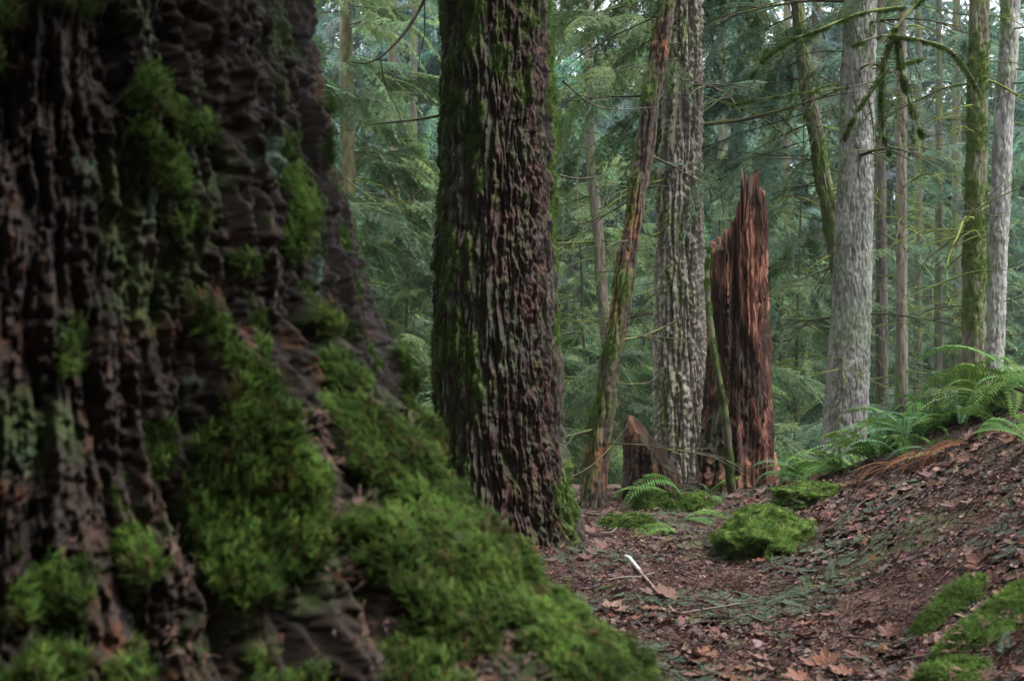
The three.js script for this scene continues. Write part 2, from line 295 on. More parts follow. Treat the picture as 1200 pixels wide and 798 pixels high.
// ---------------------------------------------------------------- foliage: boughs of needles
function makeBough(seed, { L = 1.3, droop = 0.22, hang = 0.25, leaf = 0.045, gap = 0.085, wide = 0.42 }) {
  const r = rng(seed), T = new Tri(), stem = [0.05, 0.04, 0.028];
  const twig = (p, dir, len, level) => {
    let q = p.slice(), d = dir.slice(), n = Math.max(2, Math.round(len / (leaf * 0.62))), st = len / n, tone = 0.5 + r() * 0.95;
    const k0 = [tone * (0.9 + r() * 0.3), tone, tone * (0.85 + r() * 0.35)];
    for (let i = 0; i < n; i++) {
      d[1] -= hang * st * (2 + r()); const m = Math.hypot(...d); d = d.map((v) => v / m);
      const hx = Math.hypot(d[0], d[2]) || 1, sd = [-d[2] / hx, (r() - 0.5) * 0.5, d[0] / hx];
      for (const g of [-1, 1]) {
        const ld = [0, 1, 2].map((j) => d[j] * 0.75 + sd[j] * g * (0.55 + r() * 0.25)); ld[1] -= 0.12 + r() * 0.2;
        const lm = Math.hypot(...ld), u = ld.map((v) => v / lm);
        T.blade(q, u, [u[2], (r() - 0.5) * 0.8, -u[0]], leaf * (0.7 + r() * 0.6) * (1 - 0.3 * i / n), leaf * 0.5, k0.map((v) => v * (0.85 + r() * 0.3)));
      }
      if (level && i > 0 && i % 3 === 1 && i < n - 1) for (const g of [-1, 1]) if (r() < 0.75) twig(q, [d[0] * 0.7 + sd[0] * g * 0.7, d[1] * 0.7 - 0.1, d[2] * 0.7 + sd[2] * g * 0.7], len * 0.38 * (1 - i / n) + 0.03, 0);
      q = q.map((v, j) => v + d[j] * st);
    }
    T.blade(p, dir, [dir[2], 0, -dir[0]], len * 0.9, 0.006, stem.map((v) => v * 9), 0);
  };
  let p = [0, 0, 0], side = 1, prev = p;
  for (let x = 0.04; x < L; x += gap * (0.8 + r() * 0.4), side = -side) {
    const y = 0.1 * x - droop * x * x, z = 0.04 * Math.sin(x * 5 + seed); p = [x, y, z];
    T.quad([prev[0], prev[1], prev[2] - 0.004], [p[0], p[1], p[2] - 0.004], [p[0], p[1], p[2] + 0.004], [prev[0], prev[1], prev[2] + 0.004], [0.9, 0.6, 0.6]);
    prev = p;
    const t = x / L, len = wide * (0.35 + 0.65 * Math.sin(Math.PI * Math.min(1, 0.2 + t * 0.85))) * (0.75 + r() * 0.5) * (1 - 0.35 * t), c = 0.75 + 0.15 * r(), s = Math.sqrt(1 - c * c) + 0.25;
    twig(p, [c, -droop * x * 1.5, s * side], len, 1);
  }
  twig(p, [1, -droop * 2, 0], 0.2, 1);
  return T.build();
}
const boughs = [makeBough(31, {}), makeBough(32, { hang: 0.55, droop: 0.3, wide: 0.36 }), makeBough(33, { L: 1.0, wide: 0.5, droop: 0.12 }), makeBough(34, { hang: 1.1, droop: 0.45, gap: 0.045 })];
// limbs of unit length along x, drooping a little; with side twigs
const BARK_T = [0.05, 0.042, 0.035], MOSS_T = [0.11, 0.14, 0.03];
function makeLimb(seed, { mossy = 0.5, curve = 0.25, rad = 0.012, twigs = 6, kink = 0.06 }) {
  const r = rng(seed), gs = [];
  const path = (o, d, len, n, cv) => { const pts = [], q = o.clone(), u = d.clone(); for (let i = 0; i <= n; i++) { pts.push(q.clone()); u.y -= cv / n; u.x += (r() - 0.5) * kink * 3; u.z += (r() - 0.5) * kink * 4; u.y += (r() - 0.5) * kink * 2; u.normalize(); q.addScaledVector(u, len / n); } return pts; };
  const col = (t, a, x, y, z, up) => mixc(BARK_T, MOSS_T, clamp(mossy * 1.3 + 0.35 * up + 1.2 * noise(x * 9 + seed, y * 9, z * 9) - 0.2));
  const main = path(V(0, 0, 0), V(1, 0.15, 0), 1, 14, curve);
  gs.push(tube(main, main.map((_, i) => rad * (1 - 0.8 * i / 14)), 5, col, 0.35, seed));
  for (let k = 0; k < twigs; k++) {
    const i = 3 + Math.floor(r() * 10), s = r() < 0.5 ? -1 : 1, p = path(main[i], V(0.6, (r() - 0.6) * 0.5, s * (0.4 + r() * 0.5)).normalize(), 0.18 + r() * 0.3, 6, 0.5 * r());
    gs.push(tube(p, p.map((_, j) => rad * 0.42 * (1 - 0.75 * j / 6)), 4, col, 0.3, seed + k));
  }
  if (mossy > 0.5) {
    const T = new Tri();
    for (let k = 0; k < 130; k++) { const i = Math.floor(r() * 14), q = main[i].clone().lerp(main[i + 1], r()), a = r() * TAU, d = V(Math.cos(a) * 0.6, -0.7 + r() * 0.5, Math.sin(a) * 0.6).normalize(), t = 0.7 + r() * 0.6; T.blade(q.toArray(), d.toArray(), [d.z, 0, -d.x], 0.012 + r() * 0.02, 0.007, MOSS_T.map((v) => v * t)); }
    gs.forEach((g, i) => { gs[i] = g.toNonIndexed(); }); gs.push(T.build());
  }
  return mergeGeometries(gs);
}
const mossLimbs = [41, 42, 43, 44].map((s, i) => makeLimb(s, { mossy: 0.8, rad: 0.008, curve: [0.5, 0.8, 0.15, 1.0][i], twigs: 10, kink: 0.08 }));
const deadLimbs = [51, 52, 53].map((s, i) => makeLimb(s, { mossy: 0.2, curve: [0.3, 0.7, -0.15][i], twigs: 9 }));
const liveLimbs = [61, 62].map((s) => makeLimb(s, { mossy: 0.3, curve: 0.45, twigs: 0 }));
const limbMatrix = (p, az, tilt, len, roll, thick = 1) => new THREE.Matrix4().compose(p, new THREE.Quaternion().setFromEuler(new THREE.Euler(roll, -az, tilt, 'YZX')), V(len, len * thick, len * thick));

// crown: boughs set along limbs round the trunk. axis(y) gives the trunk's centre at a height
function addCrown(tree, axis, { y0, y1, n, reach, tint, seed, per = 7, size = 1, kinds = [0, 1, 2], limbs = 'real', dip = 0.1, az0 = 0, azw = TAU, cone = 0.5 }) {
  const r = rng(seed), lists = boughs.map(() => []), limbList = [];
  for (let i = 0; i < n; i++) {
    const y = lerp(y0, y1, (i + r()) / n), az = az0 + (r() - 0.5) * azw, up = (y - y0) / (y1 - y0), len = reach * (1 - cone * up) * (0.6 + r() * 0.6), tilt = 0.12 - dip - r() * 0.25, p = axis(y);
    const mtx = limbMatrix(p, az, tilt, len, 0, 0.9 / Math.max(0.6, len));
    limbList.push(mtx);
    for (let k = 0; k < per; k++) {
      const t = 0.22 + 0.78 * (k + r() * 0.6) / per, side = k % 2 ? 1 : -1, a = az + side * (0.25 + r() * 0.6) * (1.15 - t * 0.7);
      const q = V(t, 0.12 * t - 0.2 * t * t, 0).applyMatrix4(mtx);
      const g = kinds[Math.floor(r() * kinds.length)], s = size * (0.5 + r() * 0.5) * (0.65 + 0.35 * Math.sin(t * 2.6)), v = 0.5 + r() * 0.95, warm = r();
      lists[g].push([limbMatrix(q, a, 0.05 - r() * 0.9, s, (r() - 0.5) * 1.5), mixc(tint, [tint[0] * 1.45, tint[1] * 1.2, tint[2] * 0.8], warm * 0.7).map((c) => c * v)]);
    }
  }
  if (limbs === 'real') limbList.forEach((m, i) => { const o = part('branch', liveLimbs[i % 2], M.twig, tree); o.applyMatrix4(m); });
  else stuff('branches', liveLimbs[0], M.twig, limbList.map((m) => [m]), tree);
  lists.forEach((l, i) => l.length && stuff('crown', boughs[i], M.leaf, l, tree));
}
function addLimbs(tree, axis, geos, list, name = 'branch') {              // list: [y, azimuth, tilt, length, roll, thickness]
  list.forEach(([y, az, tilt, len, roll, th = 1], i) => part(name, geos[i % geos.length], M.twig, tree).applyMatrix4(limbMatrix(axis(y), az, tilt, len, roll, th)));
}
// a trunk through measured points [px, py, width px] at one distance; its group stands at its foot
function trunkThrough(name, label, group, d, pts, { f = 6, tall = 0.2, depth = 0.03, tones, moss = 0, step = 0.02, da = 2, seed = 1, mossSide = 180, top = 16, y0 }) {
  const w = pts.map(([px, py, wd]) => { const q = at(px, py, d); return [q.y, q.x, wd / F * d / 2]; }).sort((a, b) => a[0] - b[0]), lo = w[0], hi = w[w.length - 1];
  const n = w.length, sl = n > 1 ? (hi[1] - w[n - 2][1]) / (hi[0] - w[n - 2][0]) : 0, sl0 = (w[1][1] - lo[1]) / (w[1][0] - lo[0]);
  const X = (y) => y < lo[0] ? lo[1] + sl0 * (y - lo[0]) : y > hi[0] ? hi[1] + sl * (y - hi[0]) : table(w.map((q) => q[0]), w.map((q) => q[1]))(y);
  const gy = y0 ?? G(X(0), -d) - 0.15, Rr = table([gy, ...w.map((q) => Math.max(q[0], gy + 0.01)), top + 3], [lo[2] * 1.35, ...w.map((q) => q[2]), hi[2] * 0.45]);
  const foot = V(X(gy), gy, -d), tree = thing(name, label, 'tree', foot.toArray(), group), axis = (y) => V(X(y) - foot.x, y - foot.y, 0);
  const surf = (y, a) => {
    const r = Rr(y), ca = Math.cos(a), sa = Math.sin(a), x = ca * r, z = sa * r, pl = plates(x, y, z, f * 1.5, tall * 0.8, seed, 0.7), h = 0.55 * furrows(x, y, z, f, tall, seed) + 0.45 * pl[0] * (0.6 + 0.5 * pl[1]), f2 = fbm(x * 22, y * 14, z * 22, 2);
    const m = moss ? clamp(moss * 1.2 - 0.35 + 0.3 * Math.cos(a - mossSide * RAD) + 1.7 * fbm(x * 6, y * 2.4, z * 6 + seed, 4)) : 0, dd = depth * (h - 0.7) + depth * 0.35 * f2 + 0.012 * m;
    return [X(y) - foot.x + x + ca * dd, y - foot.y, z + sa * dd, m, h, f2, pl[3]];
  };
  const fn = (y, a) => {
    const s = surf(y, a), k3 = fbm(s[0] * 30 + seed, y * 12 + 5, s[2] * 30, 2), k = fbm(s[0] * 8 + seed, y * 3, s[2] * 8, 3), k2 = fbm(s[0] * 3, y * 1.4 + seed * 3, s[2] * 3 + 7, 3);
    let c = mixc(tones[0], tones[1], clamp(0.2 + 0.6 * s[6] + k * 1.5 + k3 * 0.9)); c = mixc(c, tones[2], ss(0.08, 0.35, k2 + 0.6 * k3)); c = mixc(c, [0.085, 0.125, 0.024], s[3] * 0.9);
    return [s[0], s[1], s[2], c];
  };
  const yTop = EYE + 440 / F * d;
  part('trunk', rings(rowsOf([gy, yTop, step], [yTop, top, 0.6]), anglesOf(90 * RAD, 105 * RAD, da * RAD, da * 3 * RAD), fn), M.bark, tree);
  return { tree, axis: (y) => axis(y), surf, foot, d, X };
}
function mossTrunk(t, count, y0, y1, seed, { a0 = -20, a1 = 200, scale = 1, min = 0.35, bright = 1 } = {}) {
  const r = rng(seed), l = [[], []];
  for (let i = 0; i < count; i++) {
    const y = lerp(y0, y1, r()), a = lerp(a0, a1, r()) * RAD, s = t.surf(y, a); if (s[3] < min + r() * (1 - min)) continue;
    const N = V(Math.cos(a), -0.4, Math.sin(a)); N.x += (r() - 0.5) * 0.6; N.z += (r() - 0.5) * 0.6; N.normalize();
    l[i % 2].push([place(V(s[0], s[1], s[2]), N, r() * TAU, scale * (0.6 + r() * 0.7)), mossColor(r, bright)]);
  }
  l.forEach((q, i) => q.length && stuff('moss', shortTufts[i], M.moss, q, t.tree));
}

// ---------------------------------------------------------------- the second great fir, in focus
{
  const d = 8.6, t0 = V(at(590, 620, d).x, 0, -d);
  const tree = thing('furrowed_fir', 'thick fir trunk, half mossy furrowed bark and half bare dark red bark', 'tree', [t0.x, 0.05, t0.z]);
  const S = d / F, Lx = table([0, 1.0, 1.9, 2.7, 4], [508, 510, 510, 516, 520]), Rx = table([0.0, 0.16, 0.45, 1.0, 1.9, 2.7, 4], [700, 684, 671, 660, 655, 650, 646]);
  const cx = (y) => ((Lx(y) + Rx(y)) / 2 - 600) * S - t0.x, R = (y) => (Rx(y) - Lx(y)) / 2 * S;
  const mossM = (a, y, x, z) => {
    const g = a / RAD; const n = fbm(x * 5, y * 1.8, z * 5, 3) * 1.7 + 0.5 * noise(x * 18, y * 9, z * 18);
    let m = 0.6 * gauss((g - 172) / 58) + 0.35 * gauss((g - 120) / 25) * ss(2.6, 3.0, y);
    m = Math.max(m, 1.15 * gauss((g - 6) / 13) * ss(1.3, 1.8, y), 0.9 * gauss((g - 30) / 14) * ss(0.75, 0.5, y), 0.4 * gauss((g - 66) / 16) * gauss((y - 0.5) / 0.3));
    m = Math.max(m, 0.55 * gauss((g - 70) / 30) * ss(3.0, 3.6, y), 0.45 * gauss((g - 118) / 16) * ss(3.2, 2.2, y));
    return m + n * 0.75;
  };
  const surf = (y, a) => {
    const ca = Math.cos(a), sa = Math.sin(a), low = ss(0.55, -0.05, y);
    let r = R(y) * (1 + 0.05 * noise(ca * 1.6, y * 0.5, sa * 1.6) + low * 0.16 * noise(ca * 3.2, y, sa * 3.2 + 5));
    const x = ca * r, z = sa * r, mid = gauss(((a / RAD) - 62) / 46);
    const pa = plates(x, y, z, 17, 0.11, 12, 0.9), pb = plates(x, y, z, 26, 0.26, 5, 1.4), h = 0.5 * furrows(x, y, z, 8.5, 0.11, 12) + 0.5 * pa[0] * (0.6 + 0.5 * pa[1]), f1 = fbm(x * 11, y * 6, z * 11, 3), f2 = fbm(x * 40, y * 26, z * 40, 3), ragged = fbm(x * 14, y * 9 + 3, z * 14, 3);
    const bare = clamp(mid * (0.95 - 0.25 * ss(2.5, 3.2, y)) + 0.8 * fbm(x * 2.5, y * 0.9, z * 2.5 + 4, 2));
    const m = ss(0.35, 0.6, mossM(a, y, x, z)) * (1 - 0.5 * ss(0.4, 0.8, bare));
    const dd = lerp(0.1 * (h - 0.7), 0.06 * ragged + 0.07 * (h - 0.72) + 0.006 * (pb[0] * (0.3 + pb[1]) - 0.5) - 0.03 * (1 - 2.2 * Math.abs(fbm(x * 17, y * 3, z * 17 + 2, 4)) - 0.4) - 0.015, bare) + 0.024 * f1 + 0.014 * f2 + 0.012 * m;
    return [cx(y) + x + ca * dd, y - 0.05, z + sa * dd, m, h, f1, f2, bare, pa[3], pb[3]];
  };
  const f = (y, a) => {
    const s = surf(y, a), k = fbm(s[0] * 9, y * 5, s[2] * 9, 3), k2 = fbm(s[0] * 30, y * 18, s[2] * 30, 2);
    let c = mixc([0.03, 0.026, 0.019], [0.06, 0.051, 0.038], clamp(0.1 + 0.6 * s[8] + k * 1.3 + k2));
    const red = mixc([0.018, 0.011, 0.011], [0.055, 0.026, 0.021], clamp(0.05 + 0.7 * s[9] + k * 1.3 + k2 * 1.2));
    c = mixc(c, red, ss(0.25, 0.65, s[7]));
    c = mixc(c, [0.042, 0.034, 0.033], ss(0.12, 0.3, fbm(s[0] * 5 + 8, y * 2.2, s[2] * 5, 4)) * 0.8);
    c = mixc(c, [0.2, 0.075, 0.025], ss(0.3, 0.5, fbm(s[0] * 9 + 3, y * 4, s[2] * 9, 4) + 0.25 * k2) * ss(0.2, 0.6, s[7]) * 0.6);
    c = mixc(c, [0.05, 0.058, 0.036], ss(0.22, 0.4, fbm(s[0] * 8, y * 4 + 60, s[2] * 8, 3)) * 0.6);
    c = mixc(c, [0.035, 0.042, 0.018], 0.6 * ss(-0.05, 0.25, fbm(s[0] * 7 + 30, y * 3.5, s[2] * 7, 4) + 0.12 * Math.cos(a - 2.6)));
    c = mixc(c, [0.06, 0.095, 0.018], s[3] * 0.85);
    return [s[0], s[1], s[2], c];
  };
  part('trunk', rings(rowsOf([-0.25, 4.3, 0.0068], [4.3, 24, 0.7]), anglesOf(92 * RAD, 108 * RAD, 0.62 * RAD, 3 * RAD), f), M.bark, tree);
  const r = rng(77), l = [[], []];
  for (let i = 0; i < 90000; i++) {
    const y = r() * 4.2, a = (-15 + r() * 215) * RAD, s = surf(y, a); if (s[3] < 0.3 + r() * 0.7) continue;
    const N = V(Math.cos(a), -0.7, Math.sin(a)); N.x += (r() - 0.5) * 0.8; N.z += (r() - 0.5) * 0.8; N.normalize();
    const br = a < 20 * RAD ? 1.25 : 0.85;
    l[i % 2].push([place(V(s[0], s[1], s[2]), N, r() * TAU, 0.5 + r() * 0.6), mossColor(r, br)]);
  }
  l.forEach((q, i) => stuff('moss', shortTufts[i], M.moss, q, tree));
  const o0 = tree.position, arm = (pts, r0, r1, mossy, n) => { const c = new THREE.CatmullRomCurve3(pts.map(([x, y, q]) => at(x, y, q).sub(o0))), q = c.getPoints(20); part('branch', tube(q, q.map((_, i) => lerp(r0, r1, i / 20)), 6, (t, a2, x, y, z, up) => mixc([0.035, 0.026, 0.022], [0.1, 0.13, 0.028], clamp(mossy - 0.3 + noise(x * 9, y * 9, z * 9) + 0.4 * up)), 0.3, n), M.bark, tree); };
  arm([[530, 132, 8.6], [500, 138, 8.7], [470, 142, 8.9], [430, 146, 9.2]], 0.014, 0.006, 0.8, 1);
  arm([[525, -60, 8.6], [496, 2, 8.5], [480, 30, 8.4], [462, 52, 8.3], [444, 68, 8.2], [428, 74, 8.2], [412, 73, 8.2]], 0.014, 0.004, 0.1, 2);
  arm([[497, -5, 8.5], [497, 40, 8.5], [492, 65, 8.5], [490, 95, 8.5]], 0.005, 0.002, 0.1, 3);
  arm([[445, 68, 8.2], [452, 100, 8.2], [466, 130, 8.3], [478, 170, 8.4]], 0.005, 0.002, 0.1, 4);
  arm([[660, 95, 8.7], [690, 120, 9.2], [720, 128, 9.8], [770, 125, 10.6]], 0.009, 0.003, 0.2, 5);
  arm([[655, 205, 8.7], [680, 209, 9.2], [720, 205, 9.8], [765, 211, 10.4]], 0.007, 0.002, 0.2, 6);
  arm([[668, 560, 8.7], [690, 548, 8.9], [712, 528, 9.1], [735, 500, 9.3]], 0.007, 0.002, 0.1, 7);
}

// ---------------------------------------------------------------- trunks standing behind
const GREY = [[0.14, 0.135, 0.13], [0.33, 0.325, 0.31], [0.22, 0.25, 0.19]], BROWN = [[0.075, 0.06, 0.05], [0.16, 0.135, 0.115], [0.12, 0.10, 0.085]], DARK = [[0.035, 0.03, 0.026], [0.07, 0.06, 0.05], [0.05, 0.06, 0.035]];
const TEAL = [0.086, 0.168, 0.122], GREEN = [0.1, 0.178, 0.075];
// the leaning dead trunk, mossy above and split orange below
const lean = trunkThrough('leaning_snag', 'leaning dead trunk with a green mossy upper side and split orange wood', undefined, 11.2, [[692, 610, 35], [699, 540, 29], [712, 450, 25], [730, 340, 23], [746, 240, 22], [762, 130, 22], [778, 30, 21]], { f: 9, tall: 0.1, depth: 0.05, tones: [[0.035, 0.026, 0.022], [0.085, 0.06, 0.047], [0.16, 0.07, 0.03]], moss: 0.45, mossSide: 165, step: 0.012, da: 2, seed: 5, top: 7 });
mossTrunk(lean, 9000, 0.2, 5, 3, { a0: 60, a1: 260 });
const big = trunkThrough('tall_cedar', 'tall straight trunk of grey brown furrowed bark behind the red stump', undefined, 15, [[800, 560, 64], [797, 400, 58], [797, 260, 54], [802, 130, 44], [806, 0, 36]], { f: 8, tall: 0.06, depth: 0.15, tones: [[0.13, 0.11, 0.093], [0.23, 0.205, 0.18], [0.19, 0.17, 0.145]], moss: 0.25, mossSide: 150, step: 0.014, da: 1.3, seed: 9, top: 18 });
const grey = trunkThrough('grey_fir', 'pale grey trunk with fine lichen covered bark rising above the ferns', undefined, 14.5, [[988, 520, 52], [993, 460, 49], [1000, 330, 44], [1006, 160, 40], [1011, 0, 37]], { f: 19, tall: 0.2, depth: 0.036, tones: GREY, moss: 0.2, mossSide: 150, step: 0.014, da: 1.6, seed: 14, top: 18 });
const bent = trunkThrough('bent_mossy_trunk', 'slender bent trunk leaning behind the pale grey trunk, mossy lower down', undefined, 15.6, [[990, 470, 20], [986, 330, 20], [975, 260, 19], [962, 180, 18], [946, 90, 17], [937, 0, 15]], { f: 9, tall: 0.2, depth: 0.025, tones: BROWN, moss: 0.6, mossSide: 60, step: 0.02, da: 4, seed: 17, top: 10 });
mossTrunk(bent, 5000, 0, 4.5, 4);
const thin = trunkThrough('brown_trunk', 'thin straight brown trunk between the pale grey and the mossy one', undefined, 19, [[1057, 520, 14], [1058, 250, 13], [1060, 0, 11]], { tones: BROWN, moss: 0.3, step: 0.04, da: 6, seed: 21, top: 16 });
const dark1 = trunkThrough('dark_trunk', 'dark thin trunk close behind the pale grey one', undefined, 22, [[1034, 520, 15], [1034, 250, 13], [1033, 0, 10]], { tones: DARK, moss: 0.2, step: 0.05, da: 7, seed: 22, top: 16 });
const dark2 = trunkThrough('dark_trunk', 'very thin dark trunk in the shadowed wood next to the mossy one', undefined, 24, [[1098, 520, 10], [1102, 300, 9], [1104, 0, 7]], { tones: DARK, moss: 0.3, step: 0.06, da: 8, seed: 23, top: 15 });
const mossy = trunkThrough('mossy_tree', 'straight trunk evenly coated with yellow green moss above the fern bank', undefined, 13.5, [[1139, 500, 27], [1143, 330, 25], [1148, 160, 23], [1152, 0, 22]], { f: 9, tall: 0.2, depth: 0.03, tones: BROWN, moss: 0.72, mossSide: 110, step: 0.016, da: 3, seed: 27, top: 14 });
mossTrunk(mossy, 9000, 0, 5.4, 6, { bright: 0.8 });
const slim = trunkThrough('slim_grey_trunk', 'slim pale grey trunk tilting slightly beside the mossy one', undefined, 13.8, [[1161, 490, 24], [1168, 350, 23], [1178, 170, 22], [1189, 0, 21]], { f: 22, tall: 0.24, depth: 0.026, tones: GREY, moss: 0.25, step: 0.018, da: 4, seed: 29, top: 14 });
const leftT = trunkThrough('distant_trunk', 'sunny yellowish trunk between the two great firs', undefined, 21, [[410, 520, 20], [408, 300, 18], [404, 0, 15]], { tones: [[0.12, 0.1, 0.06], [0.24, 0.2, 0.13], [0.2, 0.2, 0.09]], moss: 0.45, step: 0.04, da: 6, seed: 31, top: 15 });
const midT = trunkThrough('curved_trunk', 'thin curved brown trunk behind the leaning dead one', undefined, 21, [[722, 520, 14], [712, 420, 14], [703, 300, 13], [692, 170, 12], [690, 0, 10]], { tones: BROWN, moss: 0.3, step: 0.04, da: 6, seed: 33, top: 15 });
for (const [px, d, w] of [[455, 33, 14], [480, 30, 10], [845, 38, 14], [920, 34, 11], [1120, 32, 12], [1075, 27, 10], [880, 46, 12], [955, 44, 15]])
  trunkThrough('background_trunk', 'slender trunk far back in the hazy wood, half hidden by foliage', 'slender trunks far back in the wood', d, [[px, 520, w], [px + 3, 250, w * 0.9], [px + 5, 0, w * 0.75]], { tones: DARK, moss: 0.35, step: 0.12, da: 10, seed: px, top: 17 });

// ---------------------------------------------------------------- red stump, small stub, mossy sapling
function jagged(name, label, C, R, H, { tones, seed, rows = 170, n = 170, green }) {
  const o = thing(name, label, 'stump', C.toArray()), outer = span(0, 1, 1 / rows); outer.push(1);
  const shape = (v, a) => {
    const inn = v > 1, vv = inn ? 1 - (v - 1) * 0.25 : v, top = H(a), y = vv * top - 0.15, ca = Math.cos(a), sa = Math.sin(a);
    const st = noise(ca * 4 + seed, y * 0.4, sa * 4), st2 = noise(ca * 13, y * 0.9 + seed, sa * 13), st3 = fbm(ca * 34, y * 3, sa * 34 + seed, 2), lump = fbm(ca * 3, y * 2.4 + seed, sa * 3, 3), pl = plates(ca * 0.3, y, sa * 0.3, 24, 0.22, seed, 0.8), chip = pl[0] * (0.3 + pl[1]) - 0.5;
    let r = R(y, a) * (1 + 0.14 * st + 0.11 * st2 + 0.06 * st3 + 0.16 * lump + 0.08 * chip) * (1 - 0.12 * ss(0.9, 1, vv) * (0.5 + st2));
    if (inn) r *= 0.82 - (v - 1) * 0.5;
    return [ca * r, y + (inn ? 0 : 0.02 * st3), sa * r, st, st2, st3, lump, pl[3]];
  };
  const f = (v, a) => {
    const s = shape(v, a), k = fbm(s[0] * 10, s[1] * 1.5 + seed, s[2] * 10, 3), k2 = fbm(s[0] * 4, s[1] * 1.1, s[2] * 4 + seed, 3);
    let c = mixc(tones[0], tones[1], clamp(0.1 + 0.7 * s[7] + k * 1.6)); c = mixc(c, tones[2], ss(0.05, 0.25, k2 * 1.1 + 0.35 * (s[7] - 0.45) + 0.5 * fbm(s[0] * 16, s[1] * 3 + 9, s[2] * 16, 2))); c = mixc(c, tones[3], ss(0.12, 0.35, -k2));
    c = mixc(c, tones[0], 0.8 * ss(0.0, 0.22, fbm(s[0] * 5 + 20, s[1] * 1.3 + seed, s[2] * 5, 3)));
    if (green) c = mixc(c, [0.05, 0.065, 0.035], green(s, a) * ss(-0.1, 0.25, k));
    return [s[0], s[1], s[2], c];
  };
  part('wall', rings([...outer, 1.02, 1.2, 1.6, 2], span(0, TAU, TAU / n), f), M.wood, o);
  return { o, shape };
}
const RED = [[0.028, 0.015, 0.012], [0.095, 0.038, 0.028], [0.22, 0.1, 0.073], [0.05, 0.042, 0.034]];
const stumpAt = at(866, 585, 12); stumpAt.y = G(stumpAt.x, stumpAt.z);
{
  const dd = (a, m) => { let q = (a / RAD - m) % 360; if (q > 180) q -= 360; if (q < -180) q += 360; return q; };
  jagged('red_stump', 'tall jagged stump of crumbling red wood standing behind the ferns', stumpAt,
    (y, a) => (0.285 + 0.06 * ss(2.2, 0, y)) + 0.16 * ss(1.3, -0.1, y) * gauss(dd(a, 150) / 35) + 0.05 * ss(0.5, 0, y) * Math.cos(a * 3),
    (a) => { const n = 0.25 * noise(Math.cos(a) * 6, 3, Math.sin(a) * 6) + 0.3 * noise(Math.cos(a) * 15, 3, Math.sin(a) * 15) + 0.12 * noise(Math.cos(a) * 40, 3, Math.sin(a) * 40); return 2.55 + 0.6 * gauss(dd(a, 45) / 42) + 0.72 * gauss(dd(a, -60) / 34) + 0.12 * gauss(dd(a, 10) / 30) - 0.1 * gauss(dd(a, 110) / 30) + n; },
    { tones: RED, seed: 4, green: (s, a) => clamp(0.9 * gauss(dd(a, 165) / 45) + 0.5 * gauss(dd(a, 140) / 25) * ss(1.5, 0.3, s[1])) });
  const sp = at(838, 585, 12.25); sp.y = G(sp.x, sp.z);
  jagged('grey_snag', 'thin weathered grey sliver of wood standing against the red stump', sp, (y) => 0.075 + 0.04 * ss(1.2, 0, y), (a) => 2.45 + 0.3 * noise(Math.cos(a) * 5, 1, Math.sin(a) * 5) + 0.3 * Math.cos(a), { tones: [[0.05, 0.048, 0.04], [0.12, 0.12, 0.1], [0.09, 0.1, 0.075], [0.06, 0.05, 0.04]], seed: 19, rows: 90, n: 60, green: () => 0.5 });
  const b = at(897, 575, 11.8); b.y = G(b.x, b.z);
  jagged('broken_stub', 'small dark rotten knob at the foot of the red stump', b, (y) => 0.085 + 0.03 * ss(0.3, 0, y), (a) => 0.42 + 0.1 * noise(Math.cos(a) * 4, 1, Math.sin(a) * 4), { tones: [[0.05, 0.025, 0.02], [0.11, 0.045, 0.03], [0.08, 0.04, 0.03], [0.04, 0.03, 0.025]], seed: 8, rows: 40, n: 60 });
  const c = at(763, 588, 11.6); c.y = G(c.x, c.z);
  jagged('rotten_stub', 'low dark red rotten stub with a slanting top beside the leaning trunk', c, (y) => 0.25 + 0.03 * ss(0.4, 0, y) - 0.03 * ss(0.5, 0.9, y), (a) => 0.68 + 0.26 * Math.cos(a - 200 * RAD) + 0.05 * noise(Math.cos(a) * 3, 2, Math.sin(a) * 3), { tones: [[0.022, 0.014, 0.012], [0.06, 0.028, 0.02], [0.085, 0.035, 0.022], [0.04, 0.042, 0.028]], seed: 6, rows: 80, n: 110, green: (s, a) => 0.35 });
}
function mossTube(name, label, cat, pts, rad, { count = 2500, seed = 1, seg = 9, mossy = 0.95, scale = 0.55, group, bright = 1 } = {}) {
  const c = new THREE.CatmullRomCurve3(pts), P0 = c.getPoints(40), o = thing(name, label, cat, pts[0].toArray(), group), L = P0.map((p) => p.clone().sub(pts[0]));
  part('stem', tube(L, L.map((_, i) => lerp(rad[0], rad[1], i / 40)), seg, (t, a, x, y, z, up) => mixc(BARK_T, [0.09, 0.13, 0.02], clamp(mossy - 0.2 + noise(x * 12 + seed, y * 12, z * 12) + 0.3 * up)), 0.25, seed), M.bark, o);
  const r = rng(seed * 13), l = [];
  for (let i = 0; i < count; i++) {
    const t = r(), p = c.getPoint(t).sub(pts[0]), n = V(r() - 0.5, r() - 0.5, r() - 0.5).normalize(), tan = c.getTangent(t); n.addScaledVector(tan, -n.dot(tan)).normalize();
    if (noise(p.x * 8 + seed, p.y * 6, p.z * 8) + 0.3 * n.y < 0.02) continue;
    l.push([place(p.addScaledVector(n, lerp(rad[0], rad[1], t) * 0.95), n.clone().add(V(0, -0.3, 0)).normalize(), r() * TAU, scale * (0.6 + r() * 0.7)), mossColor(r, bright)]);
  }
  if (l.length) stuff('moss', shortTufts[seed % 2], M.moss, l, o);
  return o;
}
